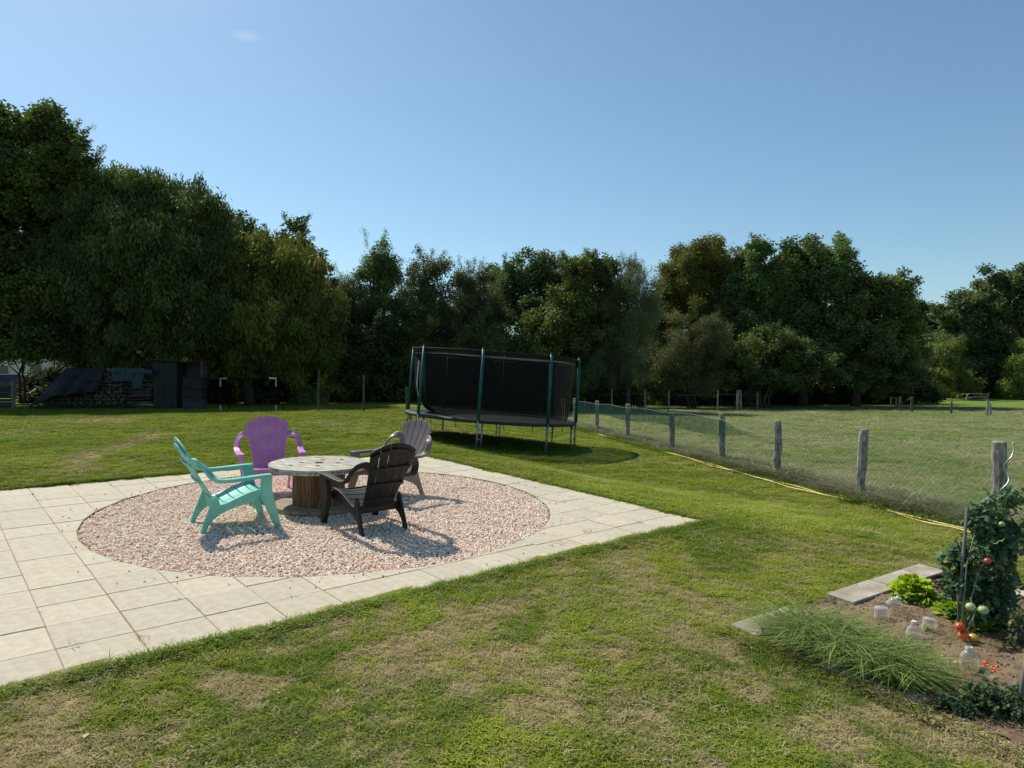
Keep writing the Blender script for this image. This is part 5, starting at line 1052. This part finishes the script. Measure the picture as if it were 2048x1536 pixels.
def bush(name, label, cat, Y, blobs, n, cA, cB, base, stemn=5, size=1., group=None):
    g = at(*base); root = thing(name, label, cat, tuple(g), 0, group); pts = []; w = np.array([b[2] * b[3] for b in blobs], float); w /= w.sum(); cnt = rng.multinomial(n, w)
    for b, c in zip(blobs, cnt):
        k = Y / F; ce = np.array(atY(b[0], b[1], Y)); ng = max(2, c // 16); q = rng.normal(size=(ng, 3)); q /= np.linalg.norm(q, axis=1)[:, None]; q *= R((ng, 1)) ** .45; gg = ce + q * np.array([b[2] * k, (b[2] + b[3]) * .35 * k, b[3] * k]); w_ = rng.integers(0, ng, c); o3 = rng.normal(size=(c, 3)) * np.array([.026, .026, .030]); pts.append(gg[w_] + o3 + np.array([0, 0, -.02]))
    P = np.concatenate(pts) - np.array(g); kk = T(P[:, 0] + g.x, P[:, 1] + g.y) - g.z < P[:, 2] - .01; P = P[kk]; m_ = len(P)
    cl = pick(cA, cB, R(m_)); yl = R(m_) < .05; cl[yl] = (.3, .28, .08)
    scatter('leaves', P, rz(m_), size * (.7 + .7 * R(m_)), cl, TLf, M['leaf'], root)
    mb = MB()
    for i in range(stemn):
        e = Vector(P[rng.integers(0, m_)]); e.z = max(e.z, .1); mid = Vector((e.x * .4 + random.uniform(-.05, .05), e.y * .4, e.z * .6)); mb = MB(); mb.tube([Vector((random.uniform(-.02, .02), 0, -.02)), mid, e], [.006, .0045, .003], 6); mb.build('stem', Mstem, root, True)
    return root
tv1, tv2 = (.05, .11, .055), (.16, .25, .13)
bush('tomato_plant', 'tall bushy tomato plant climbing round the spiral rod', 'tomato plant', TY + .05, [(1975, 1070, 44, 40), (1945, 1110, 36, 44), (1995, 1110, 38, 50), (1940, 1160, 26, 46), (1985, 1165, 32, 46), (1965, 1040, 26, 30), (2010, 1060, 22, 30), (2010, 985, 16, 22), (1995, 1020, 16, 22), (1905, 1110, 14, 10), (2022, 1150, 12, 12), (1950, 1205, 28, 26), (1985, 1220, 26, 22)], 760, tv1, tv2, (1918, 1275), 9)
bush('tomato_plant', 'sprawling low tomato plant in the lower right corner of the photo', 'tomato plant', at(1980, 1430).y, [(1960, 1400, 50, 26), (2010, 1410, 50, 30), (1920, 1425, 40, 22), (1990, 1440, 60, 24), (2060, 1400, 40, 40), (1890, 1400, 30, 16), (2040, 1465, 40, 20)], 620, (.05, .09, .04), (.12, .17, .08), (1985, 1440), 12, .8)
bush('wilted_plant', 'half withered creeping plant on the soil right of the tomato plant', 'plant', at(2020, 1300).y, [(2030, 1230, 30, 14), (2020, 1290, 30, 10), (2050, 1270, 30, 14), (2000, 1330, 26, 8), (2040, 1340, 26, 10)], 170, (.06, .09, .035), (.15, .16, .07), (2035, 1300), 6, .7)
def fruit(mb_r, name, p, col, label, cat='tomato', group=None, calyx=True, small=False):
    r = mb_r; o = thing(name, label, cat, tuple(p), random.random() * 6, group); mb = MB()
    pr = [(r * math.sin(a) * (1 + .0), -r * .86 * math.cos(a)) for a in np.linspace(0.01, math.pi - .25, 9)] + [(r * .12, r * .74)]
    mb.lathe(pr, 12 if small else 18); m_ = mat('fruit_skin', col, tuple(min(1, c * 1.25 + .02) for c in col), scale=25, rough=.25, spec=.6); mb.build('fruit', m_, o, True)
    if calyx:
        mb = MB()
        for k in range(5): a = k * 1.2566; mb.add([(0, 0, r * .80), (r * .55 * math.cos(a - .2), r * .55 * math.sin(a - .2), r * .80), (r * .85 * math.cos(a), r * .85 * math.sin(a), r * .62), (r * .55 * math.cos(a + .2), r * .55 * math.sin(a + .2), r * .80)], [(0, 1, 2, 3)])
        mb.tube([(0, 0, r * .72), (r * .1, 0, r * 1.25)], r * .09, 5); mb.build('calyx', Mstem, o)
    return o
tg = 'tomatoes on the staked plant'; YF = TY - .22
for px, py, r, c, lb in ((1920, 1253, .030, (.62, .06, .02), 'reddest tomato of the ripe bunch, upper left'), (1927, 1270, .032, (.70, .13, .02), 'orange red tomato in the middle of the ripe bunch'), (1946, 1275, .031, (.72, .38, .05), 'yellow orange tomato at the right of the ripe bunch'), (1941, 1213, .029, (.36, .45, .2), 'pale green unripe tomato on the left above the ripe bunch'), (1967, 1220, .031, (.30, .42, .18), 'pale green unripe tomato on the right above the ripe bunch'), (1975, 1122, .022, (.5, .05, .03), 'small red tomato high in the foliage beside the spiral rod'), (2004, 1048, .018, (.25, .4, .1), 'small green tomato near the top of the plant')):
    fruit(r, 'tomato', atY(px, py, YF if py > 1150 else TY - .18), c, lb, group=tg)
tr3 = thing('fruit_truss', 'curved stalk holding the ripe and unripe tomatoes', 'stalk', tuple(atY(1941, 1195, TY))); o_ = Vector(tr3.location)
for pp in ([(1941, 1195), (1950, 1225), (1946, 1240), (1938, 1250)], [(1950, 1225), (1962, 1210)], [(1946, 1240), (1935, 1262)], [(1946, 1240), (1950, 1262)], [(1950, 1225), (1935, 1220), (1920, 1205)]):
    mb = MB(); mb.tube([atY(a, b_, YF + .02) - o_ for a, b_ in pp], .005, 6); mb.build('stalk', Mstem, tr3, True)
cgp = 'small red tomatoes lying on the soil'
cher = [(1925, 1333), (1965, 1335), (1971, 1332), (1968, 1340), (1960, 1341), (1978, 1338), (1984, 1341), (1990, 1345), (1994, 1340), (1997, 1347), (1988, 1350), (1926, 1357), (1932, 1359), (1938, 1361), (1944, 1362), (1912, 1332), (1807, 1349)]
CHL = ['red tomato touching the foot of the largest bottle on the left', 'first red tomato of the group right of the largest bottle', 'topmost red tomato of the group right of the largest bottle', 'red tomato between the first and the yellowish one right of the bottle', 'yellowish tomato at the lower left of the group right of the bottle', 'red tomato starting the trail towards the right stake', 'second red tomato of the trail towards the right stake', 'red tomato in the middle of the trail towards the right stake', 'highest red tomato at the end of the trail', 'last red tomato at the right end of the trail', 'lowest red tomato of the trail towards the right stake', 'leftmost of the four red tomatoes in a row below the bottle', 'second from left of the four red tomatoes below the bottle', 'third from left of the four red tomatoes below the bottle', 'rightmost of the four red tomatoes in a row below the bottle', 'orange tomato on the soil left of the largest bottle']
for k, (px, py) in enumerate(cher): g = at(px, py); fruit(.012 + .004 * random.random(), 'cherry_tomato', g + Vector((0, 0, .018)), (.50, .04, .025) if k not in (4, 15) else (.6, .3, .05), CHL[k] if k != 16 else 'single red tomato caught in the long grass clump', 'tomato', cgp if k != 16 else None, calyx=False, small=True)
CHO = 0; cgo = [(2040, 1392), (2045, 1386), (2047, 1397), (2042, 1401)]
for px, py in cgo: fruit(.013, 'cherry_tomato', atY(px, py, at(2040, 1430).y), (.62, .2, .04), 'orange tomato beside the right edge stake, ' + ('leftmost of the four', 'topmost of the four', 'rightmost of the four', 'lowest of the four')[cgo.index((px, py))], 'tomato', 'orange tomatoes beside the right stake', calyx=False, small=True)
for px, py, lb in ((1885, 1307, 'upper of two small yellow tomatoes on the straw litter'), (1886, 1316, 'lower of two small yellow tomatoes on the straw litter')): fruit(.012, 'cherry_tomato', at(px, py) + Vector((0, 0, .012)), (.55, .48, .16), lb, 'tomato', calyx=False, small=True)
